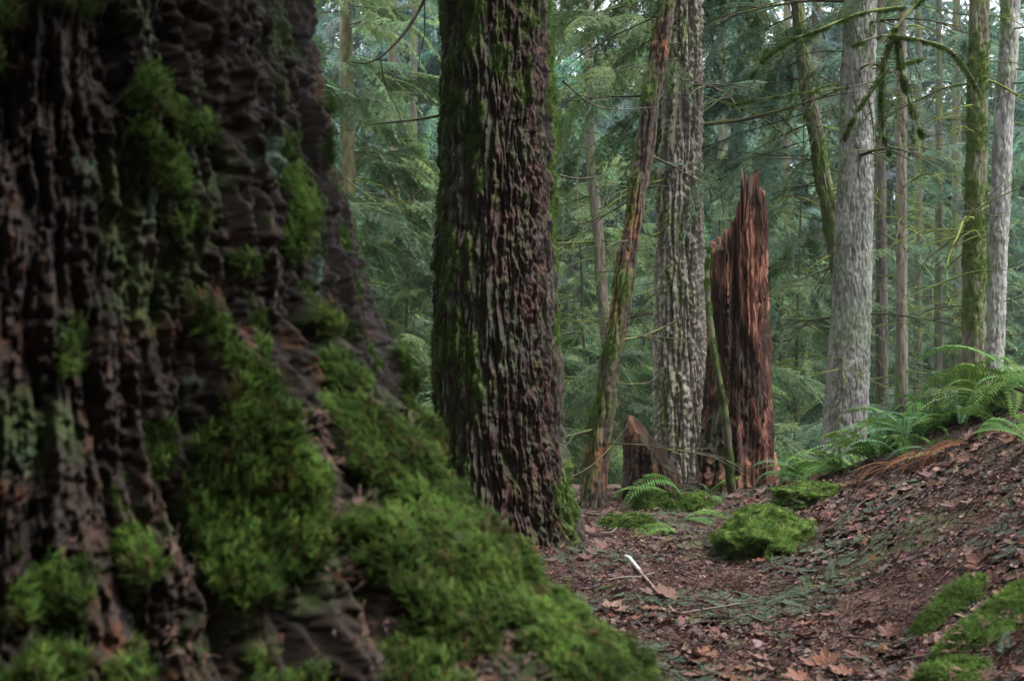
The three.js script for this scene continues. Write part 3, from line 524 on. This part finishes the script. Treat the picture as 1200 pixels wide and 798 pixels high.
{
  const p = [at(858, 590, 11.4), at(854, 530, 11.35), at(849, 480, 11.38), at(840, 430, 11.4), at(831, 360, 11.6), at(829, 320, 11.7), at(832, 290, 11.75)]; p[0].y = G(p[0].x, p[0].z) - 0.05;
  mossTube('mossy_sapling', 'thin moss covered sapling stem leaning in front of the red stump', 'sapling', p, [0.046, 0.018], { count: 5500, seed: 3, scale: 0.7, mossy: 0.35, bright: 0.8 });
}

// ---------------------------------------------------------------- branches and crowns of the near trees
{
  const r = rng(99), many = (n, y0, y1, l0, l1, a0 = 0, a1 = TAU) => Array.from({ length: n }, () => [lerp(y0, y1, r()), lerp(a0, a1, r()), 0.15 - r() * 0.5, lerp(l0, l1, r()), (r() - 0.5) * 0.8, 0.7 + r() * 0.5]);
  addLimbs(grey.tree, (y) => grey.axis(y), deadLimbs, many(12, 2, 6, 0.7, 2.2));
  addLimbs(thin.tree, (y) => thin.axis(y), mossLimbs, many(22, 0, 7, 0.8, 2.2));
  addLimbs(dark1.tree, (y) => dark1.axis(y), mossLimbs, many(16, 0, 8, 0.8, 2.4));
  addLimbs(dark2.tree, (y) => dark2.axis(y), mossLimbs, many(18, 0, 8, 0.8, 2.4));
  addLimbs(midT.tree, (y) => midT.axis(y), mossLimbs, many(26, 0, 7, 1, 2.6));
  addLimbs(leftT.tree, (y) => leftT.axis(y), mossLimbs, many(26, 0, 8, 0.8, 2.2));
  addLimbs(bent.tree, (y) => bent.axis(y), mossLimbs, many(16, 1.5, 6, 0.8, 2.2));
  addLimbs(big.tree, (y) => big.axis(y), [...deadLimbs, ...mossLimbs], many(22, 1.5, 6.5, 1, 3));
  addLimbs(mossy.tree, (y) => mossy.axis(y), mossLimbs, many(14, 2.4, 5.6, 0.8, 2.4));
  addLimbs(lean.tree, (y) => lean.axis(y), deadLimbs, many(22, 0.2, 4.8, 0.6, 2).map((q) => (q[5] *= 0.6, q)));
  addLimbs(bent.tree, (y) => bent.axis(y), deadLimbs, many(18, 0.5, 6, 0.6, 2).map((q) => (q[5] *= 0.6, q)));
  addLimbs(slim.tree, (y) => slim.axis(y), deadLimbs, many(18, 0.5, 6, 0.6, 1.8).map((q) => (q[5] *= 0.6, q)));
  addLimbs(thin.tree, (y) => thin.axis(y), deadLimbs, many(20, 0, 7, 0.6, 2).map((q) => (q[5] *= 0.6, q)));
  addCrown(big.tree, (y) => big.axis(y), { y0: 4.6, y1: 9, n: 22, reach: 3.4, tint: GREEN, seed: 5, per: 9, kinds: [0, 1, 3], dip: 0.15, az0: 3.9, azw: 3.6 });
  addCrown(bent.tree, (y) => bent.axis(y), { y0: 4.0, y1: 8, n: 16, reach: 2.6, tint: TEAL, seed: 6, per: 8, kinds: [0, 1, 3], dip: 0.15, az0: 3.9, azw: 2.4 });
  addCrown(thin.tree, (y) => thin.axis(y), { y0: 5, y1: 10, n: 8, reach: 2.8, tint: TEAL, seed: 7, per: 8, dip: 0.15 });
  addCrown(midT.tree, (y) => midT.axis(y), { y0: 3.6, y1: 9, n: 14, reach: 3, tint: GREEN, seed: 8, per: 8, dip: 0.2 });
  addCrown(leftT.tree, (y) => leftT.axis(y), { y0: 1.5, y1: 10, n: 38, reach: 3, tint: GREEN, seed: 9, per: 9, dip: 0.2 });
  addCrown(dark1.tree, (y) => dark1.axis(y), { y0: 4, y1: 9, n: 8, reach: 3, tint: TEAL, seed: 10, per: 8, dip: 0.2 });
  addCrown(dark2.tree, (y) => dark2.axis(y), { y0: 3, y1: 9, n: 9, reach: 3, tint: TEAL, seed: 11, per: 8, dip: 0.2 });
  addCrown(mossy.tree, (y) => mossy.axis(y), { y0: 6, y1: 10, n: 6, reach: 3, tint: GREEN, seed: 12, per: 8, dip: 0.2 });
}
// tall conifers added out of view behind and beside the camera, shading the near trunks
{
  const r = rng(313);
  for (const [x, z, h] of [[-5.5, 1.5, 15], [-2.2, 5.5, 16], [2.6, 5.4, 15], [-7, -5.5, 15]]) {
    const t = thing('shade_conifer', 'unseen tall conifer with a broad crown added to shade the near trunks', 'tree', [x, G(x, z) - 0.1, z], 'unseen conifers added for shade'), axis = (y) => V(0, y, 0), pts = Array.from({ length: 12 }, (_, i) => axis(i / 11 * h));
    part('trunk', tube(pts, pts.map((_, i) => 0.35 * (1 - 0.85 * i / 11)), 12, (q, a, px, py, pz) => mixc([0.05, 0.04, 0.033], [0.09, 0.075, 0.06], clamp(0.5 + noise(px * 9, py * 2, pz * 9 + x))), 0.15, x), M.bark, t);
    addCrown(t, axis, { y0: 4.4, y1: h, n: 90, reach: 4.4, tint: GREEN, seed: Math.floor(r() * 1e6), per: 14, size: 1.5, limbs: 'mass', cone: 0.6, dip: 0.15 });
  }
}
{  // ring of unseen woods, added to keep low sky light off the foreground
  const r = rng(909), lists = boughs.map(() => []);
  for (let i = 0; i < 78; i++) {
    const az = lerp(28, 215, (i + r()) / 78) * RAD, q = 13 + r() * 9, x = Math.cos(az) * q, z = Math.sin(az) * q - 1, g = G(x, z), h = 10 + r() * 8, reach = 2.6 + r();
    for (let k = 0; k < 70; k++) { const y = g + h * r(), a = r() * TAU, e = reach * (1 - 0.6 * (y - g) / h) * Math.sqrt(r()); lists[k % 4].push([limbMatrix(V(x + Math.cos(a) * e, y, z + Math.sin(a) * e), a, -r() * 0.8, 1.5 + r(), (r() - 0.5) * 1.4), GREEN.map((c) => c * (0.6 + r() * 0.6))]); }
  }
  lists.forEach((l, i) => { const o = stuff('shade_woods', boughs[i], M.leaf, l, scene, { label: 'unseen dense conifers added around and behind the path to block low sky light', category: 'woods' }); o.name = named('shade_woods'); });
}
// the high crowns of the two great firs
addCrown(scene.getObjectByName('old_fir'), (y) => V(0, y, 0), { y0: 6, y1: 24, n: 80, reach: 5.2, tint: GREEN, seed: 61, per: 13, size: 1.5, limbs: 'mass', cone: 0.55 });
addCrown(scene.getObjectByName('furrowed_fir'), (y) => V(0, y, 0), { y0: 8, y1: 22, n: 40, reach: 4.5, tint: GREEN, seed: 62, per: 10, size: 1.4, limbs: 'mass', cone: 0.55 });
// young hemlocks filling the hollow
{
  const r = rng(404), spots = [];
  for (let i = 0; i < 64; i++) { const d = 15.5 + 27 * Math.pow((i + 0.5) / 64, 0.95), x = lerp(-0.3 * d, 0.52 * d, (i * 0.618034 + 0.13) % 1); spots.push([x, d]); }
  for (const [px, d] of [[385, 19], [430, 24], [470, 22], [500, 27], [415, 30], [455, 35], [690, 26], [930, 21]]) spots.push([(px - 600) / F * d, d, 13]);
  for (const [x, d, tallness] of spots) {
    const g = G(x, -d), h = (tallness ? 0.72 * tallness : clamp(lerp(0.3, 8.5, (d - 16) / 26) + (r() - 0.4) * 2.2 - g, 1.8, 15)), rad = 0.05 + r() * 0.05, bx = (r() - 0.5) * 0.6, tint = mixc(TEAL, GREEN, r());
    const t = thing('young_hemlock', 'young conifer with drooping blue green sprays in the hollow beyond the stump', 'tree', [x, g - 0.1, -d], 'young conifers in the hollow beyond the path');
    const axis = (y) => V(bx * (y / h) ** 2, y, 0), pts = Array.from({ length: 12 }, (_, i) => axis(i / 11 * h));
    part('trunk', tube(pts, pts.map((_, i) => rad * (1 - 0.85 * i / 11)), 7, (q, a, px, py, pz) => mixc([0.05, 0.04, 0.033], [0.08, 0.11, 0.03], clamp(0.4 + noise(px * 9, py * 2, pz * 9 + x))), 0.2, x), M.bark, t);
    addCrown(t, axis, { y0: 0.4, y1: h, n: Math.round(14 + h * 3.2), reach: 1.7 + r() + 0.03 * (d - 16), tint, seed: Math.floor(r() * 1e6), per: 9, size: 0.8, limbs: d < 22 ? 'real' : 'mass', cone: 0.6, dip: 0.12 });
    addLimbs(t, axis, mossLimbs, Array.from({ length: 8 }, () => [0.3 + r() * (h - 0.5), r() * TAU, 0.1 - r() * 0.5, 0.8 + r() * 1.4, r(), 1.2]));
  }
}
// the wood beyond
{
  const r = rng(505), lists = boughs.map(() => []);
  for (let i = 0; i < 210; i++) {
    const d = 42 + r() * 34, x = i < 40 ? lerp(-0.19 * d, -0.04 * d, r()) : lerp(-0.36 * d, 0.58 * d, r()), g = G(x, -d), h = 14 + r() * 15, reach = 3 + r() * 1.5, tone = 0.8 + r() * 0.5;
    for (let k = 0; k < 85; k++) {
      const y = g + 0.5 + h * r(), a = r() * TAU, q = reach * (1 - 0.75 * (y - g) / h) * Math.sqrt(r());
      lists[k % 4].push([limbMatrix(V(x + Math.cos(a) * q, y, -d + Math.sin(a) * q), a, -r() * 0.8, 1.5 + r() * 1.2, (r() - 0.5) * 1.4), TEAL.map((c) => c * tone * (0.8 + r() * 0.5))]);
    }
  }
  lists.forEach((l, i) => { const o = stuff('far_woods', boughs[i], M.leaf, l, scene, { label: 'hazy mass of conifers closing the view behind the trunks', category: 'woods' }); o.name = named('far_woods'); });
}

// ---------------------------------------------------------------- ferns
function makeFrond(seed, { L = 0.95, arch = 0.9, pairs = 34, wide = 0.1, brown = 0 }) {
  const r = rng(seed), T = new Tri(), pts = []; let p = V(0, 0, 0), e = 1.15;
  for (let i = 0; i <= pairs; i++) { pts.push(p.clone()); e -= arch * 1.9 / pairs * (0.6 + 0.8 * i / pairs); p.addScaledVector(V(Math.cos(e), Math.sin(e), 0), L / pairs); }
  for (let i = 0; i < pairs; i++) {
    const a = pts[i], d = pts[i + 1].clone().sub(a).normalize(), t = i / pairs, w = wide * Math.pow(Math.sin(Math.PI * Math.min(1, 0.12 + t * 0.88)), 0.65) * (0.85 + r() * 0.25), rw = 0.004 * (1 - 0.7 * t);
    T.quad([a.x, a.y, -rw], [pts[i + 1].x, pts[i + 1].y, -rw], [pts[i + 1].x, pts[i + 1].y, rw], [a.x, a.y, rw], [1.1, 0.75, 0.5]);
    if (t < 0.1) continue;
    for (const g of [-1, 1]) {
      if (r() < 0.03) continue;
      const u = V(d.x * 0.28, d.y * 0.28 - 0.12 - r() * 0.15, g).normalize(), tone = 0.8 + r() * 0.4;
      const sd = d.clone().addScaledVector(u, -d.dot(u)).normalize();
      T.blade([a.x, a.y, g * rw], u.toArray(), sd.toArray(), w, L / pairs * 0.95, [tone, tone, tone * 0.95], 0.2);
    }
  }
  return T.build();
}
const fronds = [makeFrond(71, {}), makeFrond(72, { arch: 1.15, L: 1.05 }), makeFrond(73, { arch: 0.65, L: 0.85 }), makeFrond(74, { arch: 1.0, L: 0.75, wide: 0.085 }), makeFrond(75, { arch: 1.35, L: 0.9 })];
const fernMats = [[0.07, 0.17, 0.035], [0.085, 0.19, 0.04], [0.06, 0.14, 0.06], [0.1, 0.19, 0.035]].map((c, i) => mat({ name: 'fern_' + 'abcd'[i], color: new THREE.Color().setRGB(...c), transmission: 0.35, roughness: 0.75, specularIntensity: 0.3 }));
const deadFern = mat({ name: 'dead_fern', color: new THREE.Color().setRGB(0.13, 0.055, 0.026), roughness: 0.8 });
function fern(label, p, n, { size = 1, az0 = 0, azw = TAU, seed = 1, dead = 0, tilt = 0, group } = {}) {
  const r = rng(seed), o = thing('sword_fern', label, 'fern', p.toArray(), group);
  for (let i = 0; i < n + dead; i++) {
    const isDead = i >= n, f = part('frond', fronds[Math.floor(r() * 5)], isDead ? deadFern : fernMats[Math.floor(r() * 4)], o), s = size * (0.75 + r() * 0.45);
    const az = az0 + ((i + r() * 0.7) / n - 0.5) * azw;
    f.rotation.set((r() - 0.5) * 1.3, -az, tilt + (isDead ? -0.75 - r() * 0.3 : 0.1 - r() * 0.75), 'YZX'); f.scale.set(s * (0.8 + r() * 0.4), s * (0.7 + r() * 0.5), s * (0.7 + r() * 0.5));
    if (isDead) f.userData.label = 'withered brown frond';
  }
  return o;
}
{
  const on = (px, py, d) => { const q = at(px, py, d); return gnd(q.x, q.z); };
  const A = (deg) => deg * RAD;   // 0 = towards +x, 90 = towards the camera, 180 = -x
  fern('sword fern with two long fronds reaching to the foot of the furrowed fir', on(800, 600, 11), 6, { az0: A(175), azw: A(120), seed: 2, size: 1.05 });
  fern('small sword fern arching over the pale broken stick', on(795, 618, 9.4), 4, { az0: A(165), azw: A(70), seed: 5, size: 0.75, tilt: -0.25 });
  fern('pale bluish sword fern lying low in front of the red stump', on(800, 600, 10.2), 4, { az0: A(20), azw: A(60), seed: 8, size: 0.6, tilt: -0.3 });
  fern('young fern at the foot of the mossy sapling', on(828, 592, 11.4), 6, { seed: 9, size: 0.5 });
  const bank = 'sword ferns crowning the bank';
  const spots = [[985, 556, 10.2], [1030, 540, 10.0], [1075, 525, 9.9], [1120, 505, 9.7], [1165, 485, 9.6], [1205, 470, 9.4], [1010, 520, 11.0], [1090, 500, 10.9], [1150, 470, 10.8], [945, 570, 10.8]];
  spots.forEach(([px, py, d], i) => { const q = at(px, py, d); fern('bright green sword fern arching over the crest of the leafy bank', gnd(q.x, q.z), 17, { seed: 30 + i, size: 0.72 + (i % 3) * 0.14, az0: A(170), azw: A(330), dead: 6, group: bank }); });
  [[1100, 548, 9.0], [1140, 532, 8.9], [1178, 512, 8.8], [1060, 556, 9.3]].forEach(([px, py, d], i) => fern('withered reddish brown fern drooping over the bare soil of the bank', on(px, py, d), 2, { seed: 80 + i, size: 0.62, az0: A(120), azw: A(300), dead: 11, group: 'withered ferns on the bank' }));
  fern('small dark fern growing low on the steep leafy bank', on(1212, 560, 7.6), 9, { seed: 51, size: 0.55 });
  fern('small green seedling fern beside the pale stick', on(802, 748, 6.0), 4, { seed: 52, size: 0.16 });
  fern('lone low frond fern lying beside the mossy buttress root', on(690, 705, 6.9), 3, { seed: 53, size: 0.5, az0: A(10), azw: A(80), tilt: -0.35 });
}

// ---------------------------------------------------------------- mossy rocks and roots
function mossRock(name, label, cat, p, s, seed, { rot = 0, count = 2600, bare = 0.3, tiltz = 0, group } = {}) {
  const o = thing(name, label, cat, p.toArray(), group); o.rotation.set(0, rot, tiltz);
  const g = new THREE.IcosahedronGeometry(1, 24), a = g.attributes.position, c = new Float32Array(a.count * 3), pts = [];
  for (let i = 0; i < a.count; i++) {
    const x = a.getX(i), y = a.getY(i), z = a.getZ(i), k = 1 + 0.3 * noise(x * 1.7 + seed, y * 1.7, z * 1.7) + 0.1 * noise(x * 4 + seed, y * 4, z * 4) + 0.14 * fbm(x * 4 + seed, y * 4, z * 4, 3);
    a.setXYZ(i, x * k * s[0], y * k * s[1], z * k * s[2]);
    const m = ss(-0.1, 0.35, y * 0.6 + 0.55 - bare + 0.9 * fbm(x * 2.5 + seed, y * 2.5, z * 2.5, 3));
    c.set(mixc(mixc([0.05, 0.035, 0.03], [0.1, 0.07, 0.06], clamp(0.5 + fbm(x * 8, y * 8, z * 8, 2) * 2)), [0.06, 0.1, 0.018], m), i * 3);
    pts.push([x * k * s[0], y * k * s[1], z * k * s[2], m, x, y, z]);
  }
  g.setAttribute('color', new THREE.BufferAttribute(c, 3)); g.deleteAttribute('uv'); g.computeVertexNormals(); part('body', g, M.ground, o);
  const r = rng(seed + 3), l = [[], []];
  for (let i = 0; i < count; i++) {
    const q = pts[Math.floor(r() * pts.length)]; if (q[3] < 0.35 + r() * 0.5) continue;
    const N = V(q[4] / s[0], q[5] / s[1], q[6] / s[2]).normalize(); N.x += (r() - 0.5) * 0.7; N.z += (r() - 0.5) * 0.7; N.y += 0.1; N.normalize();
    l[i % 2].push([place(V(q[0], q[1], q[2]), N, r() * TAU, 0.7 + r() * r() * 1.3), mossColor(r, 0.9 + 0.7 * noise(q[0] * 9 + seed, q[1] * 9, q[2] * 9))]);
  }
  l.forEach((q, i) => stuff('moss', shortTufts[i], M.moss, q, o));
  const bits = []; for (let i = 0; i < 500; i++) { const q = pts[Math.floor(r() * pts.length)]; if (q[5] < 0.25 || noise(q[0] * 6 + seed, q[1] * 6, q[2] * 6) < 0.02) continue; bits.push([place(V(q[0], q[1] + 0.022, q[2]), V((r() - 0.5) * 0.8, 1, (r() - 0.5) * 0.8).normalize(), r() * TAU, 0.015 + r() * r() * 0.05), mixc([0.06, 0.035, 0.03], [0.14, 0.07, 0.05], r())]); }
  if (bits.length) stuff('litter', chipShape, M.litter, bits, o); return o;
}
{
  const on = (px, py, d, dy = 0) => { const q = at(px, py, d), v = gnd(q.x, q.z); v.y += dy; return v; };
  mossRock('mossy_mound', 'large green mossy mound with a steep face at the foot of the leafy bank', 'mound', on(902, 640, 8.4, 0.0), [0.36, 0.26, 0.6], 3, { rot: -0.25, count: 8500, bare: 0.12 });
  mossRock('mossy_mound', 'low dark mossy lump next to the large mossy mound', 'mound', on(950, 600, 9.5, 0.0), [0.3, 0.14, 0.25], 9, { count: 2200 });
  mossRock('mossy_stone', 'small yellow green cushion of moss under the fern', 'stone', on(733, 628, 9.6, 0.02), [0.22, 0.1, 0.14], 12, { count: 2400, bare: -0.2 });
  mossRock('mossy_stone', 'moss topped lump beside the low rotten stub', 'stone', on(770, 604, 10.8, 0.03), [0.2, 0.11, 0.14], 15, { count: 2200, bare: -0.1 });
  mossRock('mossy_stone', 'mossy lump before the young fern and the sapling', 'stone', on(812, 606, 10.9, 0.02), [0.22, 0.12, 0.16], 18, { count: 2000, bare: -0.1 });
  const g = 'mossy roots crossing the bank', lie = (label, px, py, d, s, seed, rot, tilt, bare) => { const q = at(px, py, d), v = gnd(q.x, q.z); mossRock('mossy_root', label, 'root', v, s, seed, { rot, tiltz: tilt, count: 7000, bare, group: g }); };
  lie('thick bright green mossy root slanting up the leafy bank', 1165, 700, 5.0, [0.42, 0.1, 0.13], 23, 0.5, 0.45, 0.22);
  lie('bright mossy lump low on the bank under the slanting root', 1120, 770, 4.6, [0.16, 0.08, 0.12], 25, 0.3, 0.2, 0.25);
  lie('shorter dark mossy root above the thick bright one', 1115, 695, 5.5, [0.26, 0.08, 0.09], 27, 0.6, 0.5, 0.25);
}

// ---------------------------------------------------------------- what lies on the floor
function mapleLeaf(seed) {                                               // five pointed lobes, curled and dry
  const r = rng(seed), n = 30, pts = [], T = new Tri(), curl = 0.35 + r() * 0.7, twist = (r() - 0.5) * 1.2;
  const R = (a) => { let m = 0.42; for (const [b, w, h] of [[0, 0.5, 1], [0.85, 0.45, 0.88], [-0.85, 0.45, 0.88], [1.75, 0.45, 0.62], [-1.75, 0.45, 0.62]]) m = Math.max(m, h * Math.pow(Math.max(0, 1 - Math.abs(a - b) / (w * 1.7)), 0.6)); return m; };
  for (let i = 0; i <= n; i++) {
    const a = -2.6 + 5.2 * i / n, q = R(a) * (0.85 + r() * 0.25), x = Math.cos(a) * q * 0.5, z = Math.sin(a) * q * 0.5;
    pts.push([x, 0.02 + curl * (x * x + z * z) * 0.9 + twist * x * z * 0.6 + (r() - 0.5) * 0.05, z]);
  }
  const mid = [-0.02, 0, 0];
  for (let i = 0; i < n; i++) { const h = pts[i].map((v, k) => (v * 0.5 + mid[k] * 0.5) * (k === 1 ? 0.6 : 1)), h2 = pts[i + 1].map((v, k) => (v * 0.5 + mid[k] * 0.5) * (k === 1 ? 0.6 : 1)), t = 0.85 + r() * 0.3; T.tri(mid, h2, h, [t, t, t]); T.quad(h, h2, pts[i + 1], pts[i], [t, t * 0.97, t * 0.95]); }
  T.blade(mid, [-0.9, 0.3, 0.1], [0, 0, 1], 0.45, 0.02, [0.9, 0.6, 0.6], 0);
  return T.build();
}
const maples = [81, 82, 83, 84, 85].map(mapleLeaf);
const dry = [[0.11, 0.05, 0.036], [0.14, 0.055, 0.031], [0.11, 0.056, 0.046], [0.16, 0.095, 0.072], [0.09, 0.04, 0.031]].map((c, i) => mat({ name: 'dry_leaf_' + 'abcde'[i], color: new THREE.Color().setRGB(...c), roughness: 0.6, transmission: 0.15, specularIntensity: 0.5 }));
const inView = (r) => { const d = 4.3 + 8.4 * Math.pow(r(), 1.25), x = (lerp(600, 1230, r()) - 600) / F * d; return [x, -d]; };
{
  const r = rng(606);
  for (let i = 0; i < 290; i++) {
    let x, z, k = 0; do [x, z] = inView(r); while (k++ < 8 && noise(x * 0.9 + 4, z * 0.9, 3) + 0.5 * ss(1.1, 1.9, x) + 0.3 * ss(0.9, 0.5, x) < 0.1 + r() * 0.3);
    const o = new THREE.Mesh(maples[Math.floor(r() * 5)], dry[Math.floor(r() * 5)]); o.name = named('fallen_leaf');
    const N = gnormal(x, z); N.x += (r() - 0.5) * 0.5; N.z += (r() - 0.5) * 0.5; N.normalize();
    place(gnd(x, z).add(V(0, 0.02, 0)), N, r() * TAU, 0.13 + r() * r() * 0.14).decompose(o.position, o.quaternion, o.scale); o.castShadow = o.receiveShadow = true;
    o.userData = { label: 'curled reddish brown maple leaf lying on the forest floor', category: 'leaf', group: 'fallen maple leaves' }; scene.add(o);
  }
  // crumbled leaves, needles, twig bits
  const chip = (s) => { const q = rng(s), T = new Tri(), n = 6, pts = []; for (let i = 0; i < n; i++) { const a = i / n * TAU, k = 0.35 + q() * 0.4; pts.push([Math.cos(a) * k, (q() - 0.3) * 0.45, Math.sin(a) * k * 0.7]); } for (let i = 0; i < n; i++) T.tri([0, 0.03, 0], pts[(i + 1) % n], pts[i], [1, 1, 1]); return T.build(); };
  const rod = (() => { const T = new Tri(); T.quad([-0.5, 0, -0.02], [0.5, 0.05, -0.02], [0.5, 0.05, 0.02], [-0.5, 0, 0.02], [1, 1, 1]); T.quad([-0.5, -0.02, 0], [0.5, 0.03, 0], [0.5, 0.07, 0], [-0.5, 0.02, 0], [1, 1, 1]); return T.build(); })();
  const sprig = (() => { const q = rng(5), T = new Tri(); for (let i = 0; i < 16; i++) { const x = i / 16 - 0.5; for (const g of [-1, 1]) T.blade([x, 0.02, 0], [0.55, 0.2 * q(), g * 0.8], [0.8, 0, -0.5 * g], 0.26 * (1.1 - i / 18), 0.06, [1, 1, 1]); } return T.build(); })();
  const cols = [[0.085, 0.049, 0.044], [0.12, 0.065, 0.052], [0.06, 0.04, 0.038], [0.145, 0.09, 0.074], [0.1, 0.046, 0.032], [0.045, 0.032, 0.03]];
  const chips = [chip(1), chip(2), chip(3)], L = [[], [], []], rods = [], sprigs = [];
  for (let i = 0; i < 70000; i++) {
    const [x, z] = inView(r), N = gnormal(x, z); N.x += (r() - 0.5) * 1.1; N.z += (r() - 0.5) * 1.1; N.normalize();
    const c = cols[Math.floor(r() * 6)].map((v) => v * (0.7 + r() * 0.5)), p = gnd(x, z).add(V(0, 0.006 + r() * 0.012, 0));
    if (i % 2) L[i % 3].push([place(p, N, r() * TAU, 0.009 + r() * r() * 0.034 * (1 + 1.6 * clamp(noise(x * 1.4, z * 1.4, 7) * 2.2 + 0.6 * ss(1.5, 2.3, x)))), c]); else rods.push([place(p, N, r() * TAU, 0.03 + r() * r() * 0.14), c]);
  }
  for (let i = 0; i < 1500; i++) { let x, z, k = 0; do [x, z] = inView(r); while (k++ < 8 && noise(x * 1.3 + 14, z * 1.3, 8) < 0.12); sprigs.push([place(gnd(x, z).add(V(0, 0.015, 0)), gnormal(x, z).add(V((r() - 0.5) * 0.5, 0, (r() - 0.5) * 0.5)).normalize(), r() * TAU, 0.07 + r() * 0.12), mixc([0.05, 0.085, 0.05], [0.09, 0.12, 0.07], r())]); }
  L.forEach((l, i) => stuff('leaf_litter', chips[i], M.litter, l, scene, { label: 'crumbled reddish brown leaf litter covering the forest floor', category: 'litter' }).name = named('leaf_litter'));
  stuff('needle_litter', rod, M.twig, rods, scene, { label: 'fallen needles and twig bits strewn over the path', category: 'litter' });
  stuff('fir_sprigs', sprig, M.leaf, sprigs, scene, { label: 'small grey green fir sprigs blown down on the path', category: 'litter' });
  // twigs one can tell apart
  for (let i = 0; i < 34; i++) {
    const [x, z] = inView(r), a = r() * TAU, l = 0.15 + r() * 0.45, q = [0, 0.33, 0.66, 1].map((t) => { const xx = x + Math.cos(a) * l * (t - 0.5) + 0.02 * noise(i, t * 4, 1), zz = z + Math.sin(a) * l * (t - 0.5) + 0.03 * noise(i, t * 4, 6); return gnd(xx, zz).add(V(0, 0.022 + 0.02 * r(), 0)); }), tone = mixc([0.06, 0.045, 0.04], [0.17, 0.14, 0.12], r());
    const o = new THREE.Mesh(tube(q.map((v) => v.clone().sub(q[0])), [0.007, 0.006, 0.005, 0.003], 5, () => tone), M.twig); o.position.copy(q[0]); o.name = named('fallen_twig'); o.castShadow = o.receiveShadow = true;
    o.userData = { label: 'dry brown twig lying among the fallen leaves', category: 'twig', group: 'twigs on the forest floor' }; scene.add(o);
  }
  // the pale broken stick
  const s = thing('broken_stick', 'pale bare stick, thick end white, poking out from under the small fern', 'stick', at(728, 650, 8.3).toArray()), s0 = at(728, 650, 8.3), up = (px, py, d, dy) => { const q = at(px, py, d); q.y = Math.max(q.y, G(q.x, q.z) + dy); return q.sub(s0); };
  part('stem', tube([V(0, 0, 0), up(738, 664, 7.9, 0.03), up(749, 682, 7.5, 0.03)], [0.016, 0.017, 0.014], 8, () => [0.5, 0.46, 0.46], 0.1, 2), M.wood, s);
  part('stem', tube([up(749, 682, 7.5, 0.028), up(768, 708, 6.9, 0.02), up(790, 740, 6.3, 0.015)], [0.012, 0.009, 0.006], 7, () => [0.22, 0.16, 0.13], 0.1, 3), M.wood, s, { label: 'thin brown end' });
}

// ---------------------------------------------------------------- hanging mossy bough over the bank
{
  const o = thing('hanging_branch', 'dark crooked branch hung with drooping moss and thin twigs over the fern bank', 'branch', at(1145, 20, 11).toArray()), o0 = at(1145, 20, 11);
  const r = rng(808), l = [[], []];
  const arm = (pts, r0, r1, mossy, count) => {
    const c = new THREE.CatmullRomCurve3(pts.map(([x, y, d]) => at(x, y, d).sub(o0))), q = c.getPoints(26);
    part('branch', tube(q, q.map((_, i) => 0.7 * lerp(r0, r1, i / 26) * (1 + 0.3 * noise(i * 0.7, r0 * 99, 3))), 7, (t, a, x, y, z, up) => mixc([0.05, 0.035, 0.028], [0.09, 0.12, 0.02], clamp(mossy - 0.3 + 1.2 * noise(x * 9, y * 9, z * 9) + 0.3 * up)), 0.35, r0 * 50), M.bark, o);
    for (let i = 0; i < count * 2.2; i++) { const t = r(), p = c.getPoint(t), w = lerp(r0, r1, t); if (noise(p.x * 7, p.y * 7, p.z * 7) < -0.15) continue; const n = V(r() - 0.5, r() * 0.6 - 0.7, r() - 0.5).normalize(); l[i % 2].push([place(p.addScaledVector(n, w * 0.7), n, r() * TAU, 0.6 + r() * 0.9), mossColor(r, 0.7)]); }
  };
  arm([[1146, 105, 13.2], [1132, 80, 11.9], [1108, 56, 11], [1065, 44, 10.6], [1035, 42, 10.4], [1000, 52, 10.2]], 0.032, 0.01, 0.5, 900);
  arm([[1150, -60, 11], [1090, -10, 10.8], [1065, 15, 10.7], [1048, 35, 10.6]], 0.03, 0.02, 0.7, 700);
  arm([[1048, 40, 10.6], [1036, 75, 10.5], [1033, 120, 10.4], [1036, 160, 10.4], [1043, 182, 10.4]], 0.022, 0.004, 0.9, 650);
  arm([[1052, 45, 10.6], [1060, 95, 10.5], [1070, 130, 10.5], [1082, 160, 10.5]], 0.026, 0.006, 0.9, 900);
  arm([[1040, 80, 10.5], [1018, 110, 10.3], [1000, 140, 10.2], [990, 162, 10.2]], 0.013, 0.006, 0.9, 420);
  arm([[1045, 85, 10.5], [1060, 75, 10.6], [1090, 68, 10.7]], 0.012, 0.006, 0.4, 150);
  arm([[1060, 8, 10.7], [1010, 15, 10.4], [960, 35, 10.1], [925, 48, 10], [895, 70, 9.9], [880, 90, 9.9]], 0.022, 0.006, 0.85, 900);
  arm([[1030, 95, 10.4], [980, 104, 10.2], [930, 110, 10], [880, 118, 9.9], [855, 124, 9.8]], 0.009, 0.004, 0.6, 250);
  for (let i = 0; i < 24; i++) { const x = 940 + r() * 140, y = 60 + r() * 90, dx = (r() - 0.6) * 90, dy = 30 + r() * 70; arm([[x, y, 10.5], [x + dx * 0.5, y + dy * 0.3, 10.4], [x + dx * 0.8, y + dy * 0.7, 10.3], [x + dx, y + dy, 10.3]], 0.006, 0.002, 0.3, 30); }
  l.forEach((q, i) => stuff('moss', shortTufts[i], M.moss, q, o));
}

scene.fog = new THREE.FogExp2(new THREE.Color(0.85, 0.95, 1.0), 0.0004);
renderer.render(scene, camera);
